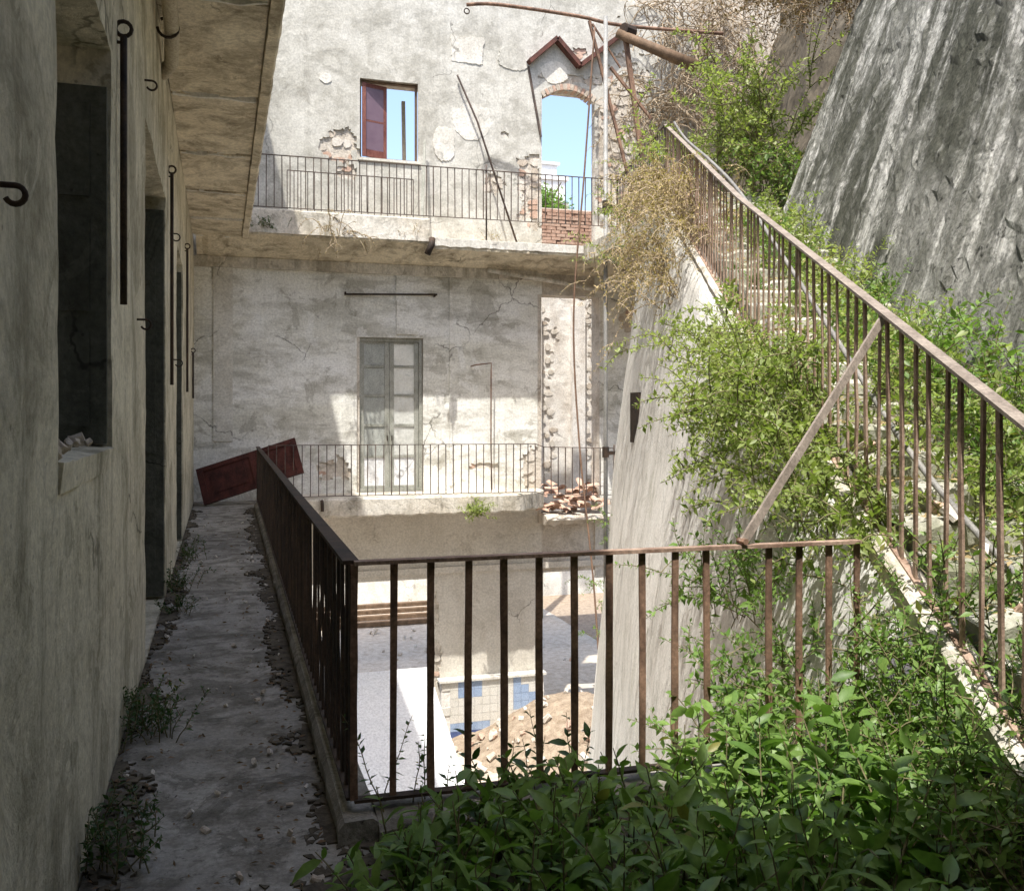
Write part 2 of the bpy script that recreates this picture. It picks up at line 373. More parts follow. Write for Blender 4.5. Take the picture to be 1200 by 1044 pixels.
# ------------------------------------------------------------------ left building
LX = -.46
lb = thing('gallery_building', 'long shaded plaster building whose wall and overhanging gallery run along the walkway', 'building', (LX, 8, 0))
OP = [(3.05, 4.48, 1.45, 3.2), (6.45, 8.8, -.02, 3.5), (11.0, 12.7, -.02, 3.5)]
fu = [q for a, b, c, d in OP for q in (a, b)]; fv = [q for a, b, c, d in OP for q in (c, d)]
us = lines(-1.2, 18.0, .09, fu); vs = lines(-.30, 4.76, .09, fv)
def ldisp(u, v): return -.009 * nz(u * .8, v * .9, 1) - .006 * nz(u * 3.5, v * 3.1, 2) - .004 * nz(u * 11, v * 11, 4)
wall_grid(us, vs, rect_keep(OP), lambda u, v, w: (LX - w, u, v), .5, fu, fv, .3, ldisp).build('wall', 'left', lb, smooth=False)
# plain inside of the rooms and the storeys above
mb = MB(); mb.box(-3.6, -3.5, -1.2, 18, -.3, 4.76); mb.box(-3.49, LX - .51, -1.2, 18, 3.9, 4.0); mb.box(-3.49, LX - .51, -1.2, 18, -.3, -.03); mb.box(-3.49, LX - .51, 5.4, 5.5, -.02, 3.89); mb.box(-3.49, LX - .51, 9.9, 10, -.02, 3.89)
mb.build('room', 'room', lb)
MB().box(-3.6, LX, 5.5, 18.4, 5.12, 12.3).build('upper_wall', 'left', lb)
MB().box(-3.61, LX + .004, -1.2, 5.48, 5.12, 9.5).build('upper_wall', 'left', lb)
MB().box(-3.9, LX + .03, 5.3, 18.6, 12.31, 12.5).build('roof', 'terra', lb)
# shutters folded into the reveals
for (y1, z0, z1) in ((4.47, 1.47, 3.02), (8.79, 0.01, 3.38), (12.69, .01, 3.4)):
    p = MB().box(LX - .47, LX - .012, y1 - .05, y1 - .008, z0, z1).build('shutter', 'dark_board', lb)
    h = (z1 - z0)
    for k in range(3):
        MB().box(LX - .40, LX - .08, y1 - .062, y1 - .051, z0 + h * (.05 + .32 * k), z0 + h * (.31 + .32 * k)).build('panel', 'dark_board', p)
# window sill with crumbled plaster
mb = MB(); rings = []
for y in lines(3.06, 4.47, .07):
    a = .02 * nz(y * 7, 0, 0); rings.append([(LX - .5, y, 1.36), (LX - .5, y, 1.475 + a), (LX - .1, y, 1.465 + a * .6), (LX + .012 + a * .4, y, 1.45 + a * .4), (LX + .006, y, 1.36)])
loft(mb, rings, True).build('window_sill', 'left', lb)
for i in range(26):
    y = random.uniform(3.15, 4.4); x = random.uniform(LX - .35, LX - .03)
    o = link('rubble_chip', stone_mesh('rubble_chip', 'stone2', .05, .04, .05, i), None, (x, y, 1.485)); o.rotation_euler = (random.random() * 3, random.random(), random.random() * 6); o.scale = [random.uniform(.5, 1.5)] * 3
    tag(o, 'small broken plaster chip lying on the sill of the gallery window', 'rubble', 'chips on the window sill')
# soffit: slab core, plaster bays with ragged joints, an edge beam
slab = MB().box(LX + .002, .46, -1.2, 17.2, 4.74, 5.1).build('gallery_or_added_slab', 'core', lb)
SOX = .36
joints = [1.0, 3.0, 5.2, 7.35, 9.6, 11.7, 13.7, 15.6, 17.1]
for a, b in zip(joints[:-1], joints[1:]):
    def kp(u, v, a=a, b=b): return a + .035 + .05 * nz(v * 5, a, 0) < u < b - .035 - .05 * nz(v * 5, b, 1)
    us = lines(a, b, .045); vs = lines(LX + .004, SOX - .005, .045)
    wall_grid(us, vs, kp, lambda u, v, w: (v, u, 4.70 + w), .042, jit=.4,
              disp=lambda u, v: .012 * nz(u * 1.3, v * 2, 5) + .006 * nz(u * 8, v * 8, 1)).build('soffit_panel', 'soffit', slab)
for j in joints:                                            # crumbling pale ridge along each joint
    mb = MB(); rings = []
    sk = random.uniform(-.12, .12)
    for x in lines(LX + .02, SOX - .02, .03):
        n1 = .05 * nz(x * 6, j, 0); n2 = max(.1, .5 + nz(x * 4, j, 3)) * .03; y = j + .035 + sk * (x - LX)
        rings.append([(x, y - .02 + n1, 4.735), (x, y + .0 + n1, 4.70 - n2), (x, y + .035 + n1, 4.695 - n2 * .6), (x, y + .06 + n1, 4.735)])
    loft(mb, rings).build('joint_ridge', 'repair', slab)
mb = MB(); rings = []
for y in lines(1.0, 17.1, .12):
    a = .012 * nz(y * 3, 0, 9); b = .02 * max(0, nz(y * 5, 3, 9))
    rings.append([(SOX + a, y, 4.735), (SOX + .005 + a, y, 4.665 + b), (SOX + .09, y, 4.66 + b), (SOX + .11 + a, y, 4.69), (SOX + .11 + a, y, 4.735)])
loft(mb, rings, True).build('edge_beam', 'soffit', slab)
MB().box(.461, 1.9, -1.2, .78, 4.74, 5.1).build('gallery_or_added_slab', 'core', lb); MB().box(1.901, 6, -1.2, 1.08, 4.74, 5.1).build('gallery_or_added_slab', 'core', lb)  # unseen slabs overhead, added with stepped edges to shade the near landing
MB().box(LX + .01, 6.5, -1.7, -1.21, -.3, 9.5).build('rear_wall', 'left', lb)
# hooks
def hook(y, z, r, flip=1):
    pts = [(LX - .02, y, z + r)] + [(LX + .02 + r * (1 + math.sin(t)) * 1.0, y, z + r * math.cos(t)) for t in [k * math.pi / 8 for k in range(0, 12)]]
    MB().tube(pts, .007, 6).build('wall_hook', 'rust_dark', lb, True)
for y, z, r in ((2.24, 2.07, .020), (5.85, 2.12, .028), (10.2, 2.12, .035), (6.3, 3.66, .030), (9.6, 3.3, .035)): hook(y, z, r)
# iron bars with ring heads on the wall
for (y, z0, z1, lab) in ((4.72, 2.11, 3.36, 'rusty iron bar with a ring head beside the gallery window'),
                         (9.30, 1.87, 3.84, 'rusty iron bar with a ring head just past the first dark doorway'),
                         (13.6, 1.90, 3.86, 'rusty iron bar with a ring head past the second dark doorway'),
                         (16.5, 1.86, 2.62, 'short rusty iron bar on the plaster wall near the walkway end')):
    t = thing('iron_bar', lab, 'iron bar', (LX, y, z0), 'iron bars on the gallery wall')
    MB().tube([(LX + .03, y, z0), (LX + .03, y, z1)], .016, 8).build('rod', 'rust_dark', t, True)
    MB().tube([(LX + .03 + .035 * math.sin(q), y, z1 + .035 - .035 * math.cos(q)) for q in [k * math.pi / 6 for k in range(13)]], .010, 6).build('ring', 'rust_dark', t, True)
    MB().tube([(LX - .03, y, z1 - .03), (LX + .028, y, z1 - .03)], .008, 6).build('peg', 'rust_dark', t)
t = thing('drain_pipe', 'cream painted drain pipe under the gallery soffit at the top of the wall', 'pipe', (LX + .1, 6, 4.4))
pts = [(LX + .14, 3.0, 4.60), (LX + .13, 6.0, 4.56), (LX + .11, 7.6, 4.50), (LX + .08, 8.1, 4.44), (LX + .0, 8.2, 4.38)]
MB().tube(pts, .055, 14).build('tube', 'pipe_pale', t, True)
MB().tube([(LX + .085 + .075 * math.sin(q), 7.5, 4.50 - .075 * math.cos(q)) for q in [k * math.pi / 7 - 1.5 for k in range(13)]], .012, 6).build('bracket', 'rust_dark', t, True)

# ------------------------------------------------------------------ railings
def bar_mesh(name, w, t, h, mat, bend=0.0):
    r = random.Random(int(bend * 1e5) + 3); rings = []
    for k in range(6):
        z = h * k / 5; e = math.sin(math.pi * k / 5); a = bend * e * r.uniform(.3, 1.2); b = bend * e * r.uniform(-1, 1); q = r.uniform(.9, 1.1)
        rings.append([(-w / 2 * q + a, -t / 2 + b, z), (w / 2 * q + a, -t / 2 + b, z), (w / 2 * q + a, t / 2 + b, z), (-w / 2 * q + a, t / 2 + b, z)])
    return loft(MB(), rings, True).mesh(name, mat)
def railing(name, label, path, hgt, step, barw, bart, top, bot, mats, base_gap=0.0, group=None, rnd=.006, bottom=True, posts=(), skip=None):
    """path: foot line of the bars as a polyline of (x, y, z)"""
    path = [Vector(p) for p in path]; t = thing(name, label, 'railing', tuple(path[0]), group); off = path[0]
    up = Vector((0, 0, hgt))
    for p, q in zip(path[:-1], path[1:]):
        d = (q - p).normalized() * .004
        MB().beam(p + up, q + up + d, top[0], top[1]).build('top_rail', mats[1], t)
        if bottom: MB().beam(p, q, bot[0], bot[1]).build('bottom_rail', mats[2], t)
    mes = [bar_mesh('baluster', barw, bart, hgt - top[1] / 2 + .001, mats[0], q) for q in (.0, .0015, -.002, .003, -.0035, .009)]
    i = 0
    for a, (p, q) in enumerate(zip(path[:-1], path[1:])):
        L = (q - p).to_2d().length; n = max(1, round(L / step)); ang = math.atan2(q.y - p.y, q.x - p.x)
        for k in range(0 if a == 0 else 1, n + 1):
            f = k / n; w = p.lerp(q, f); i += 1
            if skip and i in skip: continue
            o = link('baluster', random.choice(mes[:5] if random.random() < .93 else mes), t, w - off)
            o.rotation_euler = (random.uniform(-rnd, rnd), random.uniform(-rnd, rnd), ang + random.uniform(-.12, .12))
    for (p, r, z0, z1) in posts:
        MB().tube([(p[0], p[1], z0), (p[0], p[1], z1)], r, 8).build('post', mats[0], t, True)
    return t
cz = .135
railing('walkway_railing', 'long dark rusty railing along the shaded walkway', [(xr(16.62), 16.62, cz), (xr(3.594), 3.594, cz)], .90, .142, .026, .013, (.062, .016), (.034, .010), ('rust_dark', 'rust_dark', 'rust_dark'),
        posts=[((xr(16.62), 16.7), .014, .02, 1.03)])
railing('courtyard_railing', 'rusty railing across the courtyard edge behind the leafy plants', [(.485, 3.58, cz), (2.70, 3.52, cz)], .90, .149, .027, .012, (.05, .015), (.045, .012), ('rust', 'rust_light', 'rust_dark'), skip=(12,))

# stair line
def zr(y): return 1.594 + (y - 2.7) * .4043 if y < 7.63 else 3.587 + (y - 7.63) * .4442
def sx(y): return 6.7 - .37 * (13.4 - y)
railing('stair_railing', 'tall rusty railing climbing beside the overgrown stairs', [(sx(y), y, zr(y) - 1.12) for y in (1.5, 7.63, 13.4)], 1.12, .172, .030, .012, (.058, .016), (.035, .01), ('rust_light', 'rail_top', 'rust_light'), rnd=.012)
t = thing('brace', 'diagonal flat iron brace from the stair railing down to the courtyard railing', 'brace', (2.13, 3.52, 1.04))
MB().beam((2.12, 3.52, 1.05), (sx(4.0), 4.0, zr(4.0) - .03), .038, .016, (0, 1, 0)).build('flat_bar', 'rail_top', t)
MB().tube([(2.12, 3.49, 1.06), (2.12, 3.55, 1.06)], .014, 6).build('bolt', 'rust', t)
MB().tube([(sx(4.0) - .03, 4.0, zr(4.0) - .05), (sx(4.0) + .03, 4.0, zr(4.0) - .05)], .014, 6).build('bolt', 'rust', t)
# loose pipe along the stair rail
pts = [(6.80, 13.3, 6.17), (sx(11.5) + .06, 11.5, zr(11.5) + .03), (sx(9.5) + .07, 9.5, zr(9.5) + .04), (sx(7.8) + .08, 7.8, zr(7.8) - .02), (sx(5.6) + .20, 5.6, 2.26), (sx(4.2) + .29, 4.2, 1.36), (3.42, 3.25, .80), (3.3, 2.6, .48)]
def smooth_path(pts, n=6):
    pts = [Vector(p) for p in pts]; out = []
    for i in range(len(pts) - 1):
        p0 = pts[max(i - 1, 0)]; p1 = pts[i]; p2 = pts[i + 1]; p3 = pts[min(i + 2, len(pts) - 1)]
        for k in range(n):
            t = k / n; out.append(.5 * ((2 * p1) + (p2 - p0) * t + (2 * p0 - 5 * p1 + 4 * p2 - p3) * t * t + (3 * p1 - p0 - 3 * p2 + p3) * t ** 3))
    return out + [pts[-1]]
tag(MB().tube(smooth_path(pts), .017, 8).build('loose_pipe', 'pipe_grey', None, True, loc=(3.3, 2.6, .5)), 'loose grey metal pipe lying along the stair railing and down onto the steps', 'pipe')

# ------------------------------------------------------------------ staircase: flank wall, stringer, steps
st = thing('staircase', 'overgrown stone staircase on a flared plaster flank wall rising to the upper balcony', 'staircase', (2.5, 2.0, 0))
def foff(h): return -1.3 * (max(h, 0) / 9.4) ** .6
rings = []
for y in lines(3.56, 14.4, .12):
    yy = min(y, 13.4); zt = zr(yy) - 1.16; r = []
    for k in range(41):
        z = zt + (G - .04 - zt) * (k / 40) ** 1.15; h = zt - z
        x = sx(y) + foff(h) + .05 * nz(y * .6, z * .5, 0) + .014 * nz(y * 2.6, z * 2.2, 3) + .007 * nz(y * 9, z * 8, 5)
        r.append((x, y, z))
    rings.append(r)
mb = loft(MB(), rings, False, False)
# far end return
n = len(rings[-1]); b = len(mb.v); mb.v += [(q[0] + 2.4, q[1] + .05, q[2]) for q in rings[-1]]; e0 = (len(rings) - 1) * n
for k in range(n - 1): mb.f.append((e0 + k, b + k, b + k + 1, e0 + k + 1))
mb.build('flank_wall', 'flank', st, smooth=True)
rings = []
for y in [1.5] + lines(1.9, 7.6, .2)[1:] + lines(7.63, 13.4, .2):
    zt = zr(y) - 1.13; a = .012 * nz(y * 4, 0, 1)
    rings.append([(sx(y) - .07 + a, y, zt - .20), (sx(y) - .085 + a, y, zt - .03), (sx(y) - .06 + a, y, zt), (sx(y) + .07, y, zt - a), (sx(y) + .08, y, zt - .28)])
loft(MB(), rings, True).build('stringer', 'fascia', st)
# pier with a broken edge, dark solid wedge standing in for a slot hole
wy = 11.9; wx = sx(wy) - .60
rings = [[(wx - .05 + q * .03 + (1.72 - z) * -.05, wy - .06, z), (wx + .05 - q * .03 + (1.72 - z) * -.05, wy - .06, z), (wx + .2, wy + .3, z), (wx, wy + .3, z)] for q, z in ((0, 1.9), (.4, 1.6), (1.0, 1.35), (1.3, 1.2))]
loft(MB(), rings, True).build('slot_wedge', 'rust_dark', st)
DU = Vector((.37, 1, 0)).normalized(); DN = Vector((DU.y, -DU.x, 0))
nst = 31
for i in range(nst):
    y0 = 1.62 + (13.4 - 1.62) * i / nst; y1 = 1.62 + (13.4 - 1.62) * (i + 1) / nst; z1 = zr(y1) - 1.16; z0 = zr(y0) - 1.16 - .25
    mb = MB(); prof = []
    nseg = 9
    for k in range(nseg + 1):
        f = k / nseg; w = .09 + f * 1.3; ox, oy = DN.x * w, DN.y * w
        ch = .018 * nz(i * 3.1, f * 5, 0); cz2 = .02 * nz(i * 1.7, f * 4, 5) - (.05 if random.random() < .18 else 0)
        a = Vector((sx(y0) + ox, y0 + oy, 0)); b2 = Vector((sx(y1) + ox, y1 + oy, 0))
        prof.append([(a.x, a.y + ch, z0), (a.x, a.y - .02 + ch, z1 - .03 + cz2), (a.x + .005, a.y + .02 + ch, z1 + cz2), (b2.x, b2.y, z1 + cz2 * .5), (b2.x, b2.y, z0)])
    loft(mb, prof, True).build('step', 'step_stone', st)
# upper landing joining the balcony
MB().box(6.72, 9.2, 13.42, 16.98, 4.55, 4.86).build('upper_landing', 'fascia', st)

# ------------------------------------------------------------------ retaining wall and hill
rw = thing('retaining_wall', 'tall battered retaining wall streaked dark with damp stains and painted vine shadow beside the stairs', 'wall', (4.6, 4, 0))
def rx(y): return sx(y) + 1.27
us = lines(-1.0, 11.5, .085); vs = lines(-.6, 10.0, .085)
def rmap(u, v, w):
    base = zr(u) - 1.2; z = base - .4 + v
    return (rx(u) + .36 * v + w, u - .10 * v * max(0, u / 11.5) ** 3, z)
def rdisp(u, v):
    q = nz(u * 1.6, v * 1.3, 6) + .5 * nz(u * 5, v * 4.5, 1)
    return .05 * nz(u * .4, v * .4, 0) - (.022 if q > .22 else 0) + .012 * nz(u * 6, v * 6, 2) + .012 * nz(u * 16, v * 15, 2)
wall_grid(us, vs, lambda u, v: True, rmap, .7, jit=.3, disp=rdisp, back=True).build('wall_face', 'retain', rw, smooth=False)
# hillside behind it and past its end
us = lines(-4, 24, .4); vs = lines(0, 14, .4)
def hill(u, v, w):
    y = min(u, 12); base = zr(max(1.5, min(y, 13.4))) - 1.2
    x = rx(y) + (.9 if u > 10.9 else 1.3) + .40 * v + (max(0, u - 12) * .12)
    z = base - 1.0 + v * (1.0 if v < 9 else .3) + (9 * .7 if v >= 9 else 0)
    return (x + w, u, z)
o = wall_grid(us, vs, lambda u, v: u > 10.6, hill, .8, jit=.3, disp=lambda u, v: .35 * nz(u * .7, v * .7, 3) + .12 * nz(u * 2, v * 2, 8)).build('hillside', 'humus')
tag(o, kind='structure')

# ------------------------------------------------------------------ back building
BY = 18.0
bb = thing('ruined_building', 'roofless pale plaster building with balconies across the courtyard', 'building', (4, BY, G))
UW = (2.55, 3.68, 6.50, 8.02); UO = (6.23, 7.39, 4.86, 8.02); FD = (2.49, 3.78, .08, 3.07); LD = (6.14, 7.50, -.6, 4.02)
G1 = (1.45, 3.96, -4.9, -1.62); G2 = (6.18, 8.2, -4.9, -1.78)
OPB = [UW, UO, FD, LD, G1, G2]
X0, X1 = -.47, 11.8
def arch_hole(u, v): return UO[0] < u < UO[1] and v < 8.02 + .22 * (1 - ((u - 6.81) / .58) ** 2)
fu = sorted(q for o_ in OPB for q in o_[:2]); fv = sorted(q for o_ in OPB for q in o_[2:])
us = lines(X0, X1, .4, fu); vs = lines(G - .1, 12.2, .4, fv + [8.24])
def core_keep(u, v): return rect_keep(OPB)(u, v) and not (UO[0] < u < UO[1] and 8.02 < v < 8.24)
wall_grid(us, vs, core_keep, lambda u, v, w: (u, BY + .03 + w, v), .43, fu, fv + [8.24], .0, back=True).build('masonry_wall', 'core', bb)
HOLES = [(2.20, 6.72, .36, .30), (7.55, 7.0, .12, 1.2), (8.05, 7.1, .62, 1.9), (7.0, 9.0, .2, .1), (6.0, 6.3, .26, .55), (8.6, 6.4, .5, 1.2), (6.05, .4, .22, .5), (5.98, 5.6, .2, .3), (5.2, 6.2, .18, .22), (5.0, .55, .25, .07), (3.95, -3.2, .16, .55), (3.98, -2.2, .1, .35), (6.2, -3.0, .08, .3), (8.3, 3.6, .3, .4), (2.1, .55, .3, .2), (6.8, 8.45, .55, .10), (5.45, 7.2, .08, .06), (2.3, 6.2, .2, .12)]
def keep_skin(u, v):
    if not rect_keep(OPB)(u, v) or arch_hole(u, v): return False
    for a, b, c, d in HOLES:
        q = math.hypot((u - a) / c, (v - b) / d)
        if q < 1 + .55 * nz(u * 3.5, v * 3.5, a) + .3 * nz(u * 11, v * 11, b): return False
    return True
fu2 = [q for o_ in OPB for q in o_[:2]]; fv2 = [q for o_ in (UW, FD, LD, G1, G2) for q in o_[2:]]
def bdisp(u, v): return .016 * nz(u * .6, v * .6, 0) + .006 * nz(u * 3, v * 3, 2) + .004 * nz(u * 9, v * 9, 5) + .012
for nm, z0, z1, mt in (('plaster', 4.86, 12.2, 'back'), ('plaster', -.15, 4.85, 'back_low'), ('plaster', G - .1, -.16, 'ground_wall')):
    us = lines(X0, 9.6, .055, fu2); vs = lines(z0, z1 if z1 < 11 else 10.2, .055, [q for q in fv2 if z0 < q < z1])
    wall_grid(us, vs, keep_skin, lambda u, v, w: (u, BY + w - .012, v), .055, fu2, fv2, .42, bdisp).build(nm, mt, bb, smooth=False)
# stones laid bare where the plaster is gone
SM = [stone_mesh('stone', m, 1, 1, 1, 40 + i) for i, m in enumerate(('stone', 'stone', 'stone2', 'stone', 'stone2', 'terra2'))]
placed = []
bl = Vector(bb.location)
cnt = 0
for (a, b, c, d) in sorted(HOLES, key=lambda h: -h[2] * h[3]):
    for k in range(int(60 * c * d / .25) + 8):
        u = random.uniform(a - c * 1.2, a + c * 1.2); v = random.uniform(b - d * 1.2, b + d * 1.2)
        if not core_keep(u, v) or arch_hole(u, v): continue
        w, h = random.uniform(.14, .30), random.uniform(.09, .17)
        if keep_skin(u - w * .3, v) and keep_skin(u + w * .3, v): continue
        if any(abs(u - p[0]) < (w + p[2]) * .40 and abs(v - p[1]) < (h + p[3]) * .42 for p in placed): continue
        if any(q[0] - w * .5 < u < q[1] + w * .5 and q[2] - h * .5 < v < q[3] + h * .5 for q in OPB): continue
        placed.append((u, v, w, h)); cnt += 1
        if cnt > 230: break
        o = link('stone', random.choice(SM), bb, Vector((u, BY + .03, v)) - bl); o.scale = (w * 1.15, random.uniform(.02, .055), h * 1.15); o.rotation_euler = (0, random.uniform(-.2, .2), 0)
# brick arch over the tall opening
for k in range(15):
    f = (k + .5) / 15; u = UO[0] + (UO[1] - UO[0]) * f; v = 8.02 + .22 * (1 - ((u - 6.81) / .58) ** 2) + .035
    sl_ = -2 * .22 * (u - 6.81) / .58 ** 2
    o = link('arch_brick', None, bb) if False else MB().box(-.034, .034, -.04, .22, -.05, .07).build('arch_brick', 'terra2' if k % 2 else 'stone2')
    o.parent = bb; o.location = Vector((u, BY + .03, v)) - bl; o.rotation_euler = (0, -math.atan(sl_) * 1.0, 0)
# plaster repairs
def blob(u, v, ru, rv, name, mat, sq=False, seed=0):
    r = random.Random(seed); n = 64; top = []; bot = []
    for k in range(n):
        t = 2 * math.pi * k / n; q = 1 + .16 * nz(math.cos(t) * 1.5, math.sin(t) * 1.5, seed * 3.3) + .09 * nz(math.cos(t) * 6, math.sin(t) * 6, seed) + r.uniform(-.02, .02); cx_, sy_ = math.cos(t), math.sin(t)
        if sq: m = max(abs(cx_), abs(sy_)); cx_, sy_ = cx_ / m * .86, sy_ / m * .86
        top.append((u + ru * cx_ * q, BY - .012 - .003 * r.random(), v + rv * sy_ * q)); bot.append((u + ru * cx_ * q * 1.06, BY + .03, v + rv * sy_ * q * 1.06))
    MB().add(top + bot, [tuple(range(n))] + [(k, n + k, n + (k + 1) % n, (k + 1) % n) for k in range(n)]).build(name, mat, bb)
blob(4.67, 8.80, .38, .30, 'plaster_patch', 'repair', True, 1); blob(4.76, 7.40, .40, .36, 'plaster_patch', 'repair', False, 2)
blob(6.5, 8.55, .30, .22, 'plaster_patch', 'repair', False, 3); blob(5.65, 8.75, .35, .25, 'plaster_patch', 'back', False, 4); blob(1.9, 7.95, .12, .1, 'plaster_patch', 'repair', False, 5)
blob(4.2, 6.9, .22, .35, 'plaster_patch', 'repair', False, 6)
# faint pilaster strips on the lower storey
for a, b, z0, z1 in ((-.12, .22, 1.1, 4.35), (3.25, 3.62, 3.14, 4.3), (4.30, 4.36, .2, 4.4)):
    MB().box(a, b, BY - .030, BY + .03, z0, z1).build('pilaster_strip', 'repair' if a < 3 else 'back_low', bb)
MB().box(X0, 6.1, BY - .10, BY + .03, 4.28, 4.47).build('cornice', 'fascia', bb)
# ground storey: lintel band
MB().box(.7, 9.5, BY - .05, BY + .02, -1.52, -1.40).build('lintel_band', 'ground_wall', bb)
# upper balcony slab with a ragged underside
rings = []
for x in lines(-.4, 8.4, .1):
    rag = .035 * nz(x * 4, 0, 0) + .02 * nz(x * 11, 3, 0); r2 = (.05 * abs(nz(x * 5, 9, 0)) if x > 3.7 else 0); zt = 4.85
    f0 = 4.74 if x < 3.7 else 4.65
    rings.append([(x, 18.02, zt), (x, 16.97 + r2, zt - .004 + rag * .1), (x, 16.97 + r2, f0 + rag * .4), (x, 17.08, f0 - .03 + rag), (x, 17.45, 4.58 + rag), (x, 17.98, 4.46 + rag * .4), (x, 18.02, 4.44)])
usl = loft(MB(), rings, True).build('balcony_slab', 'soffit', bb)
rings = []
for x in lines(.47, 3.68, .08):
    a = .012 * nz(x * 5, 0, 2); rings.append([(x, 16.94 + a, 4.77 + a), (x, 16.95 + a, 5.17), (x, 16.97, 5.195 + a), (x, 17.13, 5.19), (x, 17.14, 4.853), (x, 16.966, 4.853), (x, 16.966, 4.77)])
loft(MB(), rings, True).build('balcony_curb', 'fascia', bb)
rings = []
for x in lines(3.72, 7.4, .07):
    a = .03 * nz(x * 6, 0, 2); b = .035 * abs(nz(x * 9, 1, 2)); rings.append([(x, 16.945 + b, 4.70 + a), (x, 16.94 + b, 4.84), (x, 17.3, 4.875 + a * .3), (x, 17.3, 4.853), (x, 16.966, 4.853), (x, 16.966, 4.72 + a)])
loft(MB(), rings, True).build('slab_edge', 'repair', bb)
MB().tube([(3.72, 16.9, 4.82), (3.70, 16.86, 4.70), (3.62, 16.86, 4.52)], .06, 9).build('spout', 'rust_dark', bb, True)
MB().tube([(5.0, 17.7, 4.42), (6.4, 17.85, 4.28), (7.6, 17.9, 4.12)], .05, 9).build('service_pipe', 'fascia', bb, True)
# lower balcony, broken off at its right end
def lowedge(x): return max(0., .9 * ((x - 5.35) / .9) ** 1.3) if x > 5.35 else 0
rings = []
for x in lines(.74, 6.14, .08):
    c = lowedge(x); rag = .03 * nz(x * 5, 0, 4) * (1 if x < 5.3 else 3); y = 16.88 + c + (rag if x > 5.3 else rag * .3)
    rings.append([(x, 18.02, .095), (x, y + .03, .095 + rag * .2), (x, y, .06), (x, y + .01, -.22 + rag), (x, y + .06, -.25 + rag), (x, 18.02, -.33)])
loft(MB(), rings, True).build('balcony_slab', 'fascia', bb)
rings = []
for x in lines(6.16, 7.6, .09):
    a = .10 * nz(x * 4, 0, 8); b = .06 * nz(x * 7, 2, 8); rings.append([(x, 18.5, -.40), (x, 17.5 + a, -.42), (x, 17.45 + a + b, -.50), (x, 17.6 + b, -.60 + b), (x, 18.5, -.62)])
loft(MB(), rings, True).build('broken_slab', 'core', bb)
MB().tube([(1.72, 16.86, .06), (1.72, 16.80, .02), (1.72, 16.80, -.12)], .03, 8).build('spout', 'rust_dark', bb, True)
# french door
def frame(parent, x0, x1, z0, z1, y0, y1, w, name, mat):
    for a in ((x0, x0 + w, z0, z1), (x1 - w, x1, z0, z1), (x0 + w + .001, x1 - w - .001, z1 - w, z1), (x0 + w + .001, x1 - w - .001, z0, z0 + w)):
        MB().box(a[0], a[1], y0, y1, a[2], a[3]).build(name, mat, parent)
a, b, z0, z1 = FD
frame(bb, a + .002, b - .002, z0 + .02, z1 - .002, BY + .06, BY + .16, .065, 'door_frame', 'greygreen')
for s in (0, 1):
    x0 = a + .07 + s * .578; x1 = x0 + .570
    lf = MB().box(x0, x0 + .085, BY + .10, BY + .15, z0 + .09, z1 - .07).build('door_leaf', 'greygreen', bb)
    MB().box(x1 - .085, x1, BY + .10, BY + .15, z0 + .09, z1 - .07).build('stile', 'greygreen', lf)
    zz = [z0 + .09, z0 + .70, z0 + 1.30, z0 + 1.88, z0 + 2.44, z1 - .07]
    for q, zc in enumerate(zz):
        h = .05 if 0 < q < 5 else .09
        MB().box(x0 + .086, x1 - .086, BY + .103, BY + .147, max(zc - h / 2, zz[0]), min(zc + h / 2, zz[-1])).build('rail', 'greygreen', lf)
    for q in range(5):
        MB().box(x0 + .08, x1 - .08, BY + .122, BY + .128, zz[q] + .02, zz[q + 1] - .02).build('pane', ('glass' if s else 'pane_dull') if q else 'sheet', lf)
    MB().tube([(x0 + (.53 if s == 0 else .04), BY + .08, z0 + 1.1), (x0 + (.53 if s == 0 else .04), BY + .06, z0 + 1.0)], .012, 6).build('handle', 'rust_dark', lf)
# red framed window with one open leaf
a, b, z0, z1 = UW
frame(bb, a + .002, b - .002, z0 + .002, z1 - .002, BY + .08, BY + .16, .035, 'window_frame', 'timber')
lf = MB().box(a + .055, a + .125, BY + .05, BY + .10, z0 + .055, z1 - .055).build('window_leaf', 'redwin', bb)
dx, dyy = .50, .16                                        # leaf swung a little inwards
def lp(s_, y_): return (a + .055 + dx * s_, BY + .05 + dyy * s_ + y_)
def lbox(s0, s1, za, zb, t_, nm, mt):
    p, q = lp(s0, 0), lp(s1, 0); MB().add([(p[0], p[1], za), (q[0], q[1], za), (q[0], q[1] + t_, za), (p[0], p[1] + t_, za), (p[0], p[1], zb), (q[0], q[1], zb), (q[0], q[1] + t_, zb), (p[0], p[1] + t_, zb)],
        [(0, 3, 2, 1), (4, 5, 6, 7), (0, 1, 5, 4), (1, 2, 6, 5), (2, 3, 7, 6), (3, 0, 4, 7)]).build(nm, mt, lf)
lbox(.86, 1.0, z0 + .055, z1 - .055, .045, 'stile', 'redwin')
for za, zb in ((z0 + .055, z0 + .20), (z0 + .72, z0 + .77), (z1 - .14, z1 - .055)): lbox(.15, .858, za, zb, .043, 'rail', 'redwin')
lbox(.14, .86, z0 + .19, z0 + .73, .012, 'pane', 'mauve'); lbox(.14, .86, z0 + .76, z1 - .13, .012, 'pane', 'mauve')
MB().box(a - .04, b + .04, BY - .04, BY + .3, z0 - .05, z0 - .001).build('window_sill', 'repair', bb)
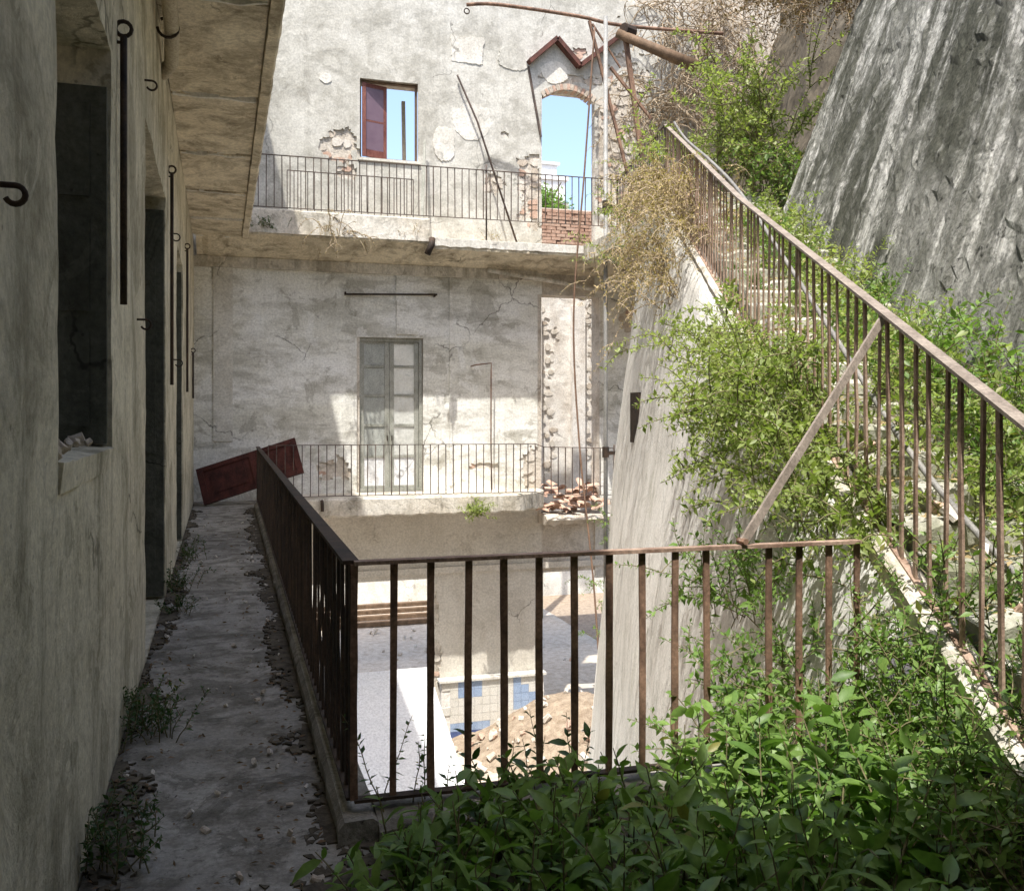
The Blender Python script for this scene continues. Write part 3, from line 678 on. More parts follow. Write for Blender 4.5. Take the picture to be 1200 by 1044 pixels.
# things fixed to the wall
MB().tube([(2.25, BY - .05, 3.87), (4.05, BY - .05, 3.93)], .018, 7).build('wall_rod', 'rust_dark', bb, True)
for x in (2.27, 4.0): MB().tube([(x, BY + .03, 3.9), (x, BY - .07, 3.9)], .02, 6).build('bracket', 'rust_dark', bb)
MB().tube([(4.74, BY - .02, 2.54), (4.78, BY - .22, 2.56), (5.10, BY - .22, 2.60), (5.10, BY - .21, 2.4), (5.10, BY - .20, 1.0), (5.12, BY - .2, .1)], .014, 7).build('standpipe', 'rust', bb, True)
zp = [(5.92, 8.66), (6.51, 9.20), (7.01, 8.70), (8.02, 9.52)]
for p, q in zip(zp[:-1], zp[1:]):
    MB().beam((p[0], BY - .09, p[1]), (q[0], BY - .09, q[1]), .20, .085, (0, 0, 1)).build('zigzag_flashing', 'zig', bb)
MB().beam((5.93, BY - .03, 8.60), (6.2, BY - .035, 7.2), .04, .03, (0, 1, 0)).build('shadow_strip', 'iron_thin', bb)  # dark strip standing in for a projecting bar's cast shadow

# upper balcony railing and its return to the stair
railing('balcony_railing', 'thin iron railing along the sunlit upper balcony', [(.50, 17.05, 5.24), (7.44, 16.95, 5.26), (6.72, 13.42, 5.26)], .92, .135, .016, .016, (.03, .014), (.022, .012), ('iron_thin', 'iron_thin', 'iron_thin'),
        posts=[((4.78, 17.0), .016, 4.85, 6.28), ((7.44, 16.97), .02, 4.85, 6.3), ((6.72, 13.42), .024, 4.86, 6.2)])
# a second low grille leans inside it
t = thing('loose_grille', 'separate low iron grille standing behind the upper balcony railing', 'grille', (1.2, 17.3, 4.86))
MB().beam((1.15, 17.32, 5.98), (3.45, 17.32, 5.98), .02, .014).build('top_rail', 'iron_thin', t)
MB().beam((1.15, 17.32, 4.94), (3.45, 17.32, 4.94), .02, .014).build('bottom_rail', 'iron_thin', t)
me = bar_mesh('baluster', .014, .014, 1.12, 'iron_thin')
for k in range(20): link('baluster', me, t, Vector((1.15 + 2.3 * k / 19, 17.32, 4.86)) - Vector(t.location))
o = MB().beam((3.62, 17.4, 4.87), (3.78, 17.85, 6.9), .05, .03).build('leaning_board', 'greygreen', None, loc=(3.6, 17.4, 4.87)); tag(o, 'pale narrow board leaning upright beside the red framed window', 'board')
o = MB().beam((3.55, 18.6, 4.9), (3.50, 18.6, 7.85), .07, .06).build('timber_post', 'pipe_pale', None, loc=(3.5, 18.6, 4.9)); tag(o, 'grey timber post standing behind the red framed window opening', 'post')
MB().box(2.0, 4.4, 18.47, 19.0, 4.6, 4.89).build('inner_ledge', 'core', bb)
railing('balcony_railing', 'thin iron railing along the lower balcony by the glazed door', [(.80, 16.92, .14), (5.72, 16.92, .12), (5.9, 16.92, .06), (7.35, 16.92, .02)], .91, .145, .015, .015, (.03, .014), (.022, .012), ('iron_thin', 'iron_thin', 'iron_thin'),
        posts=[((7.35, 16.92), .02, -.6, 1.0)])

# red door leaf fallen at the end of the walkway
rd = thing('red_door_leaf', 'dark red panelled door leaf leaning fallen at the end of the walkway', 'door', (.4, 16.9, 0))
p = [Vector(q) for q in ((-.40, 17.30, .62), (1.27, 17.10, 1.17), (1.38, 16.98, .52), (-.26, 17.1, .02))]
ux = (p[1] - p[0]); uz = (p[0] - p[3]); un = ux.cross(uz).normalized()
def rq(s_, t_, d_): return p[3] + ux * s_ + uz * t_ + un * d_
def rbox(s0, s1, t0, t1, d0, d1, nm):
    MB().add([rq(s0, t0, d0), rq(s1, t0, d0), rq(s1, t1, d0), rq(s0, t1, d0), rq(s0, t0, d1), rq(s1, t0, d1), rq(s1, t1, d1), rq(s0, t1, d1)],
             [(0, 3, 2, 1), (4, 5, 6, 7), (0, 1, 5, 4), (1, 2, 6, 5), (2, 3, 7, 6), (3, 0, 4, 7)]).build(nm, 'red', rd)
rbox(0, 1, 0, 1, -.05, .02, 'leaf_board'); rbox(0, .06, 0, 1, .021, .045, 'stile'); rbox(.94, 1, 0, 1, .021, .045, 'stile'); rbox(.52, .58, .12, .88, .021, .045, 'rail')
rbox(.061, .939, 0, .12, .021, .044, 'rail'); rbox(.061, .939, .88, 1, .021, .044, 'rail'); rbox(.12, .46, .22, .78, .021, .034, 'panel'); rbox(.64, .88, .22, .78, .021, .034, 'panel')

# hoist frame at the balcony corner
t = thing('scaffold_pole', 'tall galvanised pole standing at the corner of the balconies', 'pole', (6.95, 16.4, G))
MB().tube([(6.95, 16.4, G), (6.95, 16.4, 9.1)], .04, 12).build('tube', 'galv', t, True)
MB().beam((6.9, 16.38, 5.50), (7.65, 16.3, 5.55), .05, .06).build('bracket', 'rust_dark', t); MB().beam((6.9, 16.38, .86), (7.55, 16.3, .88), .05, .07).build('bracket', 'rust_dark', t)
MB().tube([(6.95, 16.4, 5.40), (6.95, 16.4, 5.62)], .065, 10).build('clamp', 'rust_dark', t); MB().tube([(6.95, 16.4, .78), (6.95, 16.4, .98)], .065, 10).build('clamp', 'rust_dark', t)
t = thing('hoist_frame', 'rusty iron and timber hoist frame braced above the balcony corner', 'hoist', (7.4, 16.55, 4.86))
MB().tube(smooth_path([(4.40, 17.0, 9.24), (5.0, 16.95, 9.30), (6.5, 16.7, 9.17), (7.4, 16.6, 9.06), (9.5, 16.5, 9.12)], 4), .036, 8).build('boom', 'rust', t, True)
MB().tube([(4.40 + .05 * math.sin(q), 17.0, 9.12 + .05 * math.cos(q)) for q in [k * math.pi / 6 for k in range(13)]], .012, 6).build('ring', 'rust_dark', t, True)
MB().tube([(7.25, 16.55, 8.88), (8.62, 15.9, 8.15)], .085, 10, .12).build('timber_beam', 'timber', t, True)
MB().beam((6.66, 16.5, 9.02), (7.78, 16.5, 4.98), .05, .05).build('strut', 'rust', t); MB().beam((7.42, 16.55, 8.86), (7.88, 16.5, 5.6), .09, .06).build('strut', 'rust', t)
MB().beam((7.10, 16.52, 8.2), (7.95, 16.52, 7.3), .05, .05).build('strut', 'rust', t); MB().beam((6.7, 16.45, 8.95), (7.3, 16.5, 8.2), .03, .03).build('strut', 'rust', t)
MB().tube([(7.36, 16.5, 8.95), (7.60, 16.6, 8.95)], .12, 10).build('pulley', 'rust_dark', t)
tag(MB().tube(smooth_path([(6.75, 16.45, 8.9), (6.6, 16.6, 6.2), (6.42, 16.7, 3.5), (6.5, 16.6, 1.0), (6.62, 16.2, -1.5), (6.6, 15.6, -4.5)]), .018, 6).build('hanging_cable', 'cable', None, True, loc=(6.5, 16.4, 0)), 'thin brown cable hanging from the hoist down past both balconies', 'cable')
tag(MB().tube([(4.45, 17.93, 8.25), (4.47, 17.90, 8.18), (4.84, 17.86, 7.35), (5.6, 17.6, 4.88)], .020, 7).build('leaning_rod', 'iron_thin', None, True, loc=(5.6, 17.6, 4.88)), 'thin iron rod leaning on the upper wall above the balcony', 'rod')

# ------------------------------------------------------------------ inside the ruin
iw = thing('inner_wall', 'sunlit inner stone wall with brick top seen through the openings', 'wall', (7.5, 23, G))
us = lines(.5, 10.6, .4); vs = lines(-1.2, 6.95, .4)
wall_grid(us, vs, lambda u, v: True, lambda u, v, w: (u, 23.03 + w, v), .35, jit=0, back=True).build('wall_core', 'indoor', iw)
us = lines(.5, 10.6, .08); vs = lines(-1.2, 4.9, .08)
wall_grid(us, vs, lambda u, v: nz(u * 1.1, v * .5, 7) + .4 * nz(u * 5, v * 5, 2) > -.12, lambda u, v, w: (u, 23.0 + w, v), .03, jit=.4, disp=lambda u, v: .01 * nz(u * 4, v * 4, 0)).build('plaster', 'indoor', iw)
il = Vector(iw.location); placed = []; cnt = 0
for k in range(1500):
    u = random.uniform(6.6, 9.9); v = random.uniform(-.4, 4.7); w, h = random.uniform(.14, .34), random.uniform(.1, .2)
    if nz(u * 1.1, v * .5, 7) > -.06 or any(abs(u - q[0]) < (w + q[2]) * .42 and abs(v - q[1]) < (h + q[3]) * .42 for q in placed): continue
    placed.append((u, v, w, h)); cnt += 1
    if cnt > 120: break
    o = link('stone', random.choice(SM[:5]), iw, Vector((u, 23.02, v)) - il); o.scale = (w, .07, h)
for u in (7.55, 8.75, 9.6):
    MB().box(u, u + .34, 22.80, 23.02, -1.2, 4.4).build('pier', 'indoor', iw)
BM = [MB().box(-.12, .12, -.05, .05, -.038, .038).mesh('brick', m) for m in ('terra', 'terra2', 'terra')]
for r in range(22):
    for k in range(12):
        u = 6.9 + k * .262 + (.13 if r % 2 else 0); v = 4.98 + r * .09
        if random.random() < .04: continue
        o = link('brick', random.choice(BM), iw, Vector((u + random.uniform(-.008, .008), 23.0 + random.uniform(-.015, .01), v)) - il); o.rotation_euler = (0, random.uniform(-.03, .03), random.uniform(-.04, .04))
# far low wall and yard beyond ground storey
fw = thing('yard_wall', 'low pale yard wall far behind the ground floor openings', 'wall', (6, 31, G))
us = lines(-2, 16, .3); vs = lines(G - .1, -2.0, .3)
wall_grid(us, vs, lambda u, v: True, lambda u, v, w: (u, 31 + w, v), .4, jit=.2, disp=lambda u, v: .04 * nz(u, v, 0), back=True).build('wall_face', 'repair', fw)
for k in range(4):
    o = MB().box(1.2 + .1 * k, 8.2 - .2 * k, 27.6 + .22 * k, 27.8 + .22 * k, G + .04 + .13 * k, G + .16 + .13 * k).build('plank', 'timber', None, loc=(4, 27.8, G + .1 * k))
    tag(o, 'long brown plank stacked on the sunlit floor behind the ground opening', 'plank', 'planks stacked in the ruin')
# tiled counter against the pillar
tc = thing('tiled_counter', 'low counter faced with white and pale blue tiles at the ground floor pillar', 'counter', (5.2, 17.8, G))
MB().box(4.10, 6.20, 17.80, 17.985, G, -3.62).build('counter_body', 'indoor', tc)
MB().box(4.05, 6.24, 17.74, 17.99, -3.615, -3.57).build('counter_top', 'repair', tc)
TM = {m: MB().box(-.078, .078, -.008, .008, -.078, .078).mesh('tile', m) for m in ('tile_white', 'tile_blue', 'tile_navy')}
tl = Vector(tc.location)
for i in range(13):
    for j in range(7):
        u = 4.19 + i * .161; v = -3.70 - j * .161
        if i == 0 and random.random() < .6 or i == 12 and random.random() < .5: continue
        blue = nz(u * 1.6, v * 1.6, 33) > .08 or (u > 5.3 and v > -3.9 and random.random() < .25)
        m = 'tile_navy' if j == 6 else ('tile_blue' if blue else 'tile_white')
        o = link('tile', TM[m], tc, Vector((u, 17.794, v)) - tl); o.rotation_euler = (random.uniform(-.02, .02), 0, random.uniform(-.02, .02))
# white corrugated sheet leaning from the floor against the sill
us = lines(1.3, 3.84, .05); vs = lines(0, 3.4, .2)
def shmap(u, v, w):
    f = v / 3.4; return (u + (.06 if u > 2 else 0) * (1 - f), 14.75 + 3.1 * f, G + .03 + 1.36 * f + w + .012 * abs(math.sin(v * 9)))
o = wall_grid(us, lines(0, 3.4, .045), lambda u, v: True, shmap, -.03, jit=0, disp=lambda u, v: .01 * nz(u, v, 0)).build('white_sheet', 'sheet', None, loc=(2.6, 15, G))
tag(o, 'big white ribbed sheet propped against the ground floor opening', 'sheet')
# dirt pile and rubble
us = lines(3.7, 8.0, .07); vs = lines(14.0, 19.6, .07)
def pile(u, v):
    d1 = math.hypot((u - 6.55) / 2.0, (v - 16.9) / 2.2); return max(-.1, .98 * math.exp(-d1 * d1 * 1.7) - .1) + .05 * nz(u * 2, v * 2, 1) + .03 * nz(u * 7, v * 7, 3) + .015 * nz(u * 17, v * 17, 6)
o = wall_grid(us, vs, lambda u, v: pile(u, v) > -.09, lambda u, v, w: (u, v, G + w), -.3, jit=.3, disp=pile).build('dirt_pile', 'soil', None, loc=(6.3, 17, G)); tag(o, 'brown heap of dry earth and rubble below the balconies', 'dirt pile')
for i in range(90):
    u = random.uniform(3.9, 7.0); v = random.uniform(14.3, 17.6); s_ = random.choice((.06, .08, .12, .2))
    o = link('rubble_stone', random.choice(SM), None, (u, v, G + max(0, pile(u, v)) + s_ * .25)); o.scale = (s_, s_ * .8, s_ * .7); o.rotation_euler = (random.random() * 6, random.random() * 6, random.random() * 6)
    tag(o, 'loose lump of stone or brick on the dirt heap in the courtyard', 'rubble', 'rubble on the dirt heap')
for i in range(70):
    u = random.uniform(1.8, 9.0); v = random.uniform(19.2, 27.0); s_ = random.choice((.06, .1, .14, .24))
    o = link('rubble_stone', random.choice(SM), None, (u, v, G + s_ * .25)); o.scale = (s_, s_ * .8, s_ * .6); o.rotation_euler = (random.random() * 6, random.random() * 6, random.random() * 6)
    tag(o, 'loose lump of stone or brick on the floor inside the roofless building', 'rubble', 'rubble inside the ruin')
# fallen roof tiles in the broken doorway
mb = MB()
for k in range(9):
    t0 = math.pi * k / 8; mb.v += [(-.08 * math.cos(t0), -.2, .06 * math.sin(t0)), (-.065 * math.cos(t0), .2, .05 * math.sin(t0))]
for k in range(8): mb.f.append((2 * k, 2 * k + 1, 2 * k + 3, 2 * k + 2))
TL = [mb.mesh('roof_tile', 'terra2'), mb.mesh('roof_tile', 'terra')]
for k in range(44):
    o = link('roof_tile', random.choice(TL), None, (random.uniform(6.15, 7.5), random.uniform(17.6, 18.35), -.40 + .012 * k + random.uniform(0, .06))); o.rotation_euler = (random.uniform(-.4, .4), random.uniform(-.3, .3), random.choice((0, 1.57)) + random.uniform(-.3, .3))
    tag(o, 'fallen terracotta roof tile heaped in the broken doorway of the lower balcony', 'roof tile', 'fallen roof tiles')
# far house and tree seen through the tall opening
fh = thing('far_house', 'white house parapet with a moulded cornice far behind the tall opening', 'house', (15, 46, G))
MB().box(12.0, 17.4, 46, 52, G, 12.6).build('wall', 'repair', fh); MB().box(13.0, 17.1, 45.8, 49, 12.61, 13.7).build('parapet', 'sheet', fh); MB().box(12.9, 17.3, 45.7, 49.1, 13.71, 13.95).build('cornice', 'sheet', fh)
MB().box(13.4, 16.7, 45.9, 48, 13.96, 14.5).build('attic_block', 'sheet', fh); MB().box(13.3, 16.85, 45.8, 48.1, 14.51, 14.65).build('cornice', 'sheet', fh); MB().tube([(15.7, 47, 14.66), (15.7, 47, 14.9), (15.7, 47, 15.15)], .8, 14, .35).build('finial', 'sheet', fh)

# ------------------------------------------------------------------ vegetation
LEAF_SMALL = (np.array([(0, 0, 0), (-.22, .45, .05), (0, 1, -.08), (.22, .45, .05), (0, .45, -.02)], float), np.array([(0, 4, 1), (0, 3, 4), (4, 2, 1), (4, 3, 2)]))
LEAF_BIG = (np.array([(0, 0, 0), (-.17, .22, .05), (-.20, .50, .05), (0, 1.0, -.16), (.20, .50, .05), (.17, .22, .05), (0, .22, 0), (0, .5, -.01), (-.11, .78, -.02), (.11, .78, -.02), (0, .78, -.07)], float),
            np.array([(0, 6, 1), (0, 5, 6), (1, 6, 2), (6, 7, 2), (6, 5, 7), (5, 4, 7), (2, 7, 8), (7, 10, 8), (7, 4, 10), (4, 9, 10), (8, 10, 3), (10, 9, 3)]))
def leaves_mesh(name, pos, dirs, size, mat, parent, shape=LEAF_SMALL, loc=(0, 0, 0)):
    pos = np.asarray(pos, float); D = np.asarray(dirs, float); n = len(pos); D /= np.linalg.norm(D, axis=1)[:, None] + 1e-9
    upv = np.array([0, 0, 1.]) + RNG.normal(0, .45, (n, 3)); Rv = np.cross(D, upv); Rv /= np.linalg.norm(Rv, axis=1)[:, None] + 1e-9; N = np.cross(Rv, D)
    T, Fc = shape; s_ = np.asarray(size)[:, None, None]
    V = pos[:, None, :] + s_ * (T[None, :, 0, None] * Rv[:, None, :] + T[None, :, 1, None] * D[:, None, :] + T[None, :, 2, None] * N[:, None, :])
    F = (Fc[None] + (np.arange(n) * len(T))[:, None, None]).reshape(-1, 3)
    return np_mesh(name, V.reshape(-1, 3), F, mat, parent, loc)
def leaf_obj_mesh(shape, mat, size):
    T, Fc = shape; me = bpy.data.meshes.new('leaf'); me.from_pydata([tuple(q * size) for q in T], [], [tuple(int(i) for i in f) for f in Fc]); me.materials.append(M[mat]); return me
LEAFM = {}
def stem_path(p, d, L, droop, wob, n=7):
    p = Vector(p); d = Vector(d).normalized(); out = [p.copy()]
    for k in range(n):
        d = (d + Vector((random.gauss(0, wob), random.gauss(0, wob), random.gauss(0, wob) - droop))).normalized(); p = p + d * (L / n); out.append(p.copy())
    return out
def plant(name, label, cat, root, n, L, spread, droop, leaf, gap, mat, shape=LEAF_SMALL, group=None, lean=(0, 0, 0), stemmat='stem', stem_r=.004, rad=.08, sub=0, lead=0, wob=.12, keep=None, start=.2, heads=None):
    """stems from a root patch, leaves along them; the `lead` largest leaves become objects of their own"""
    t = thing(name, label, cat, root, group); root = Vector(root); sm = MB(); P = []; D = []; Z = []
    paths = []
    for k in range(n):
        a = random.uniform(0, 2 * math.pi); e = random.uniform(0, spread)
        d = Vector((math.cos(a) * math.sin(e), math.sin(a) * math.sin(e), math.cos(e))) + Vector(lean)
        q = root + Vector((random.gauss(0, rad), random.gauss(0, rad), 0))
        if heads: q = Vector(random.choice(heads)) + Vector((random.gauss(0, rad), random.gauss(0, rad), random.gauss(0, rad * .6)))
        pp = stem_path(q, d, L * random.uniform(.55, 1.1), droop, wob); paths.append(pp)
        for s_ in range(sub):
            i = random.randint(2, 6); b = Vector((random.gauss(0, 1), random.gauss(0, 1), random.gauss(.25, .6))).normalized() + (pp[i] - pp[i - 1]).normalized() * .6
            paths.append(stem_path(pp[i], b, L * random.uniform(.2, .45), droop, wob, 5))
    for pp in paths:
        sm.tube(pp, stem_r, 4, stem_r * .35)
        tot = sum((pp[i + 1] - pp[i]).length for i in range(len(pp) - 1)); m = int(tot / gap); ph = random.random() * 6
        for j in range(m):
            f = start + (1 - start) * (j + random.random() * .5) / max(m, 1); x = min(f, .999) * (len(pp) - 1); i = int(x); c = pp[i].lerp(pp[i + 1], x - i); ax = (pp[i + 1] - pp[i]).normalized()
            if keep and not keep(c): continue
            for sd in (0, 1):
                ph += 2.4; u = ax.cross(Vector((0, 0, 1)) if abs(ax.z) < .9 else Vector((1, 0, 0))).normalized(); w = ax.cross(u)
                dd = (u * math.cos(ph) + w * math.sin(ph)) + ax * random.uniform(.1, .7) + Vector((0, 0, random.uniform(-.15, .3)))
                P.append(tuple(c)); D.append(tuple(dd.normalized())); Z.append(leaf * random.choice((random.uniform(.3, .7), random.uniform(.6, 1.3))) * (1 - .35 * f))
    sm.build('stem', stemmat, t)['kind'] = 'stuff'
    if not P: return t
    order = sorted(range(len(P)), key=lambda i: -Z[i]); lead_i = order[:lead]; rest = order[lead:]
    for i in lead_i:
        key = (mat, id(shape)); 
        if key not in LEAFM: LEAFM[key] = leaf_obj_mesh(shape, mat, 1.0)
        o = link('leaf', LEAFM[key], t, Vector(P[i]) - root); d = Vector(D[i]); z = (Vector((0, 0, 1)) - d * d.z + Vector((random.gauss(0, .35), random.gauss(0, .35), 0))); z = (z - d * z.dot(d)).normalized(); x = d.cross(z)
        m = Matrix((x, d, z)).transposed().to_4x4(); o.rotation_euler = m.to_euler(); o.scale = [Z[i]] * 3
    if rest:
        f = leaves_mesh('foliage', [P[i] for i in rest], [D[i] for i in rest], [Z[i] for i in rest], mat, t, shape); f['kind'] = 'stuff'
    return t

# broad-leaved weeds on the landing in the foreground
fg = []
for (x, y, h, n) in [(0.68, 2.95, .28, 7), (0.58, 2.6, .28, 7), (0.6, 3.05, .28, 7), (.72, 3.2, .34, 9), (.98, 3.25, .38, 9), (1.22, 3.2, .36, 9), (1.46, 3.28, .34, 9), (1.75, 3.22, .46, 10), (2.02, 3.25, .56, 11), (2.3, 3.2, .60, 12), (2.55, 3.15, .62, 12),
                     (.66, 2.75, .34, 9), (.92, 2.8, .40, 10), (1.18, 2.75, .42, 10), (1.45, 2.8, .44, 11), (1.72, 2.72, .50, 12), (2.0, 2.8, .60, 12), (2.28, 2.72, .66, 12),
                     (.62, 2.3, .36, 8), (.85, 2.3, .42, 10), (1.1, 2.3, .46, 10), (1.36, 2.3, .50, 11), (1.62, 2.3, .52, 11), (1.88, 2.3, .58, 11), (.95, 1.9, .42, 9), (1.25, 1.9, .45, 9), (1.6, 1.95, .50, 9)]:
    fg.append((x, y, h, n))
names = ['near the walkway corner', 'in the shade']
for i, (x, y, h, n) in enumerate(fg):
    lit = x > 1.6
    plant('leafy_weed', 'broad-leaved green weed growing in the sunlit part of the landing' if lit else 'broad-leaved green weed growing in the shaded part of the landing', 'weed', (x, y, 0), n + 5, h, .75, .01, .135, .055, 'leaf', LEAF_BIG,
          'sunlit weeds on the landing' if lit else 'shaded weeds on the landing', stem_r=.005, rad=.11, lead=11, start=.15)
# thin sprigs against the bright courtyard
for i, x in enumerate((.60, .64, .72, .78, .85, 1.0, 1.06, 1.17, 1.22, 1.30, 1.38, 1.45)):
    plant('sprig', 'thin leafy sprig rising behind the bars of the courtyard railing', 'weed', (x, 3.60 + random.uniform(-.05, .04), .09), 1, random.uniform(.24, .46), .35, .0, .05 if x < .9 else .085, .03 if x < .9 else .05, 'leaf_dark', LEAF_BIG if x > .9 else LEAF_SMALL, 'sprigs on the courtyard curb', stem_r=.003, rad=.02)
# tangle at the foot of the stairs
for (x, y, z, h, n) in [(2.75, 3.05, .1, .75, 22), (2.55, 2.75, 0, .75, 20), (2.95, 3.3, .35, .75, 24), (3.0, 2.75, .3, .55, 20), (2.7, 3.42, .05, .8, 22), (2.75, 2.35, .2, .6, 18), (3.25, 3.0, .5, .5, 18), (2.35, 2.35, 0, .62, 16)]:
    plant('tangled_shrub', 'tangled small-leaved green shrub at the foot of the overgrown stairs', 'shrub', (x, y, z), n, h, .8, .03, .06, .03, 'leaf', LEAF_SMALL, 'shrubs at the foot of the stairs', rad=.12, sub=3, stem_r=.004)
# climbing shrubs on the flank wall below the stair railing
ORD = ['lowest', 'second', 'third', 'fourth', 'fifth', 'sixth']
for q, (y, n, L, dz) in enumerate([(4.25, 22, .65, -.15), (4.85, 26, .85, -.2), (5.45, 30, 1.0, -.2), (6.1, 30, 1.1, -.3), (6.8, 26, 1.0, -.35), (7.7, 18, .8, -.35)]):
    x = sx(y); z = zr(y) - 1.12 + dz
    plant('climbing_shrub', 'light green shrub spilling over the flank wall, %s clump up the stair railing' % ORD[q], 'shrub', (x, y, z), n, L, 1.1, .13, .075, .030, 'leaf_light', LEAF_SMALL, 'shrubs spilling over the stair flank', lean=(-.50, -.3, .0), rad=.22, sub=4, stem_r=.005)
for (y, z, n, L, lab) in [(4.4, -.1, 34, .85, 'dark green climber on the flank wall just behind the courtyard railing end'), (5.2, .3, 26, .85, 'dark green climber on the flank wall under the light shrubs'), (4.7, -.7, 30, .9, 'lowest dark green climber hanging on the flank wall above the courtyard')]:
    x = sx(y) + foff(zr(y) - 1.16 - z)
    plant('climbing_shrub', lab, 'shrub', (x - .02, y, z), n, L, 1.4, .06, .07, .032, 'leaf', LEAF_SMALL, 'climbers on the flank wall', lean=(-.3, -.3, .3), rad=.2, sub=3)
# dry creeper hanging at the top of the flank
heads = [(sx(y) - .05, y, zr(y) - 1.1 + random.uniform(-.1, .35)) for y in (10.2, 10.8, 11.4, 12.0, 12.6, 13.2)] + [(sx(y) - .25, y, zr(y) - 1.9) for y in (10.6, 11.6, 12.6)]
plant('dry_creeper', 'straw coloured dry creeper hanging over the top of the flank wall', 'creeper', (sx(12), 12, 3.6), 210, 1.25, .9, .34, .06, .05, 'leaf_dry', LEAF_SMALL, lean=(-.32, -.25, .1), stemmat='dry_stem', rad=.14, sub=3, heads=heads, stem_r=.006)
plant('green_creeper', 'green creeper growing at the top end of the flank wall below the landing', 'creeper', (6.5, 13.4, 4.6), 40, .95, 1.2, .16, .075, .04, 'leaf_light', LEAF_SMALL, lean=(-.4, -.1, .3), rad=.2, sub=3, heads=[(6.5, 13.3, 5.0), (6.4, 13.6, 4.5), (6.45, 13.8, 4.0), (6.6, 13.2, 5.3)])
plant('green_creeper', 'dark ivy tuft on the flank wall edge beside the broken slab tiles', 'creeper', (6.2, 14.3, -.6), 18, .6, 1.3, .2, .06, .035, 'leaf', LEAF_SMALL, lean=(-.3, -.1, -.1), rad=.2, sub=2, heads=[(6.15, 14.3, -.4), (6.05, 14.3, -1.4), (6.0, 14.3, -2.0)])
# big bush on the bank past the end of the retaining wall
for (x, y, z, L, n, m, lab) in [(7.85, 12.6, 5.0, 2.4, 30, 'leaf_light', 'tall bright green bush on the bank past the stained retaining wall'),
                                (8.05, 12.1, 4.5, 1.3, 26, 'leaf_mid', 'lower dense green bush beside the end of the stained retaining wall')]:
    plant('bank_bush', lab, 'bush', (x, y, z), n, L, .75, .06, .12, .05, m, LEAF_SMALL, lean=(-.10, -.15, .2), rad=.24, sub=5, stem_r=.010, wob=.18)
# dead vines: over the upper wall and hanging over the retaining wall end
heads = [(random.uniform(8.3, 11.0), 17.7, random.uniform(7.6, 10.4)) for k in range(60)]
plant('dead_vine', 'grey brown mass of bare vines covering the upper wall corner', 'vine', (9.5, 17.8, 8), 300, 1.7, 1.6, .28, .05, .16, 'leaf_dead', LEAF_SMALL, stemmat='dry_stem', rad=.25, sub=3, heads=heads, stem_r=.012, wob=.35)
heads = [(8.05 + .2 * k + random.uniform(-.2, .2), 12.2 - .15 * k, 8.0 + random.uniform(-.4, .3)) for k in range(7)]
plant('dead_creeper', 'brown dead creeper hanging over the top of the stained retaining wall', 'creeper', (8.6, 11.8, 7.6), 170, 1.3, 1.1, .35, .07, .05, 'leaf_dead', LEAF_SMALL, lean=(-.3, -.3, -.1), stemmat='dry_stem', rad=.2, sub=3, heads=heads, stem_r=.006)
# weeds on the steps and along the foot of the retaining wall
for i in range(46):
    y = 2.3 + i * .20; w = random.uniform(.75, 1.25) if i % 2 else random.uniform(.25, .9); x = sx(y) + DN.x * w; z = zr(y) - 1.16
    plant('step_weed', 'green weed tuft growing on the stone steps', 'weed', (x, y + DN.y * w, z), 12, .62 if i % 2 else .42, .9, .05, .085, .036, 'leaf_light' if i % 3 else 'leaf_mid', LEAF_SMALL, 'weeds on the steps', rad=.12, sub=2)
for (y, h) in ((3.6, .9), (4.4, 1.0), (5.1, 1.1), (5.9, .8)):
    plant('wall_climber', 'leafy climber rising up the foot of the stained retaining wall', 'climber', (rx(y) - .12, y, zr(y) - 1.1), 16, h, .6, .0, .09, .045, 'leaf', LEAF_SMALL, 'climbers on the retaining wall', lean=(.25, 0, .3), rad=.18, sub=2)
# leaf litter and chips on the steps
LM = LEAF_SMALL; P = []; D = []; Z = []
for i in range(2600):
    y = random.uniform(2.2, 11); k = int((y - 1.62) / ((13.4 - 1.62) / nst)); y1 = 1.62 + (13.4 - 1.62) * (k + 1) / nst; w = random.uniform(.1, 1.35)
    P.append((sx(y) + DN.x * w, y + DN.y * w, zr(y1) - 1.145)); D.append((random.gauss(0, 1), random.gauss(0, 1), random.gauss(0, .2))); Z.append(random.uniform(.03, .07))
tag(leaves_mesh('leaf_litter', P, D, Z, 'leaf_dry', None, LM, (4, 5, 1)), 'dry leaf litter scattered over the stone steps', 'leaf litter', kind='stuff')
for i in range(60):
    y = random.uniform(2.4, 8); k = int((y - 1.62) / ((13.4 - 1.62) / nst)); y1 = 1.62 + (13.4 - 1.62) * (k + 1) / nst; w = random.uniform(.15, 1.2); s_ = random.uniform(.04, .11)
    o = link('rubble_stone', random.choice(SM), None, (sx(y) + DN.x * w, y + DN.y * w, zr(y1) - 1.15 + s_ * .25)); o.scale = (s_, s_, s_ * .7); o.rotation_euler = (random.random() * 6, random.random() * 6, random.random() * 6)
    tag(o, 'loose chip of stone or brick lying on the stone steps', 'rubble', 'chips on the steps')
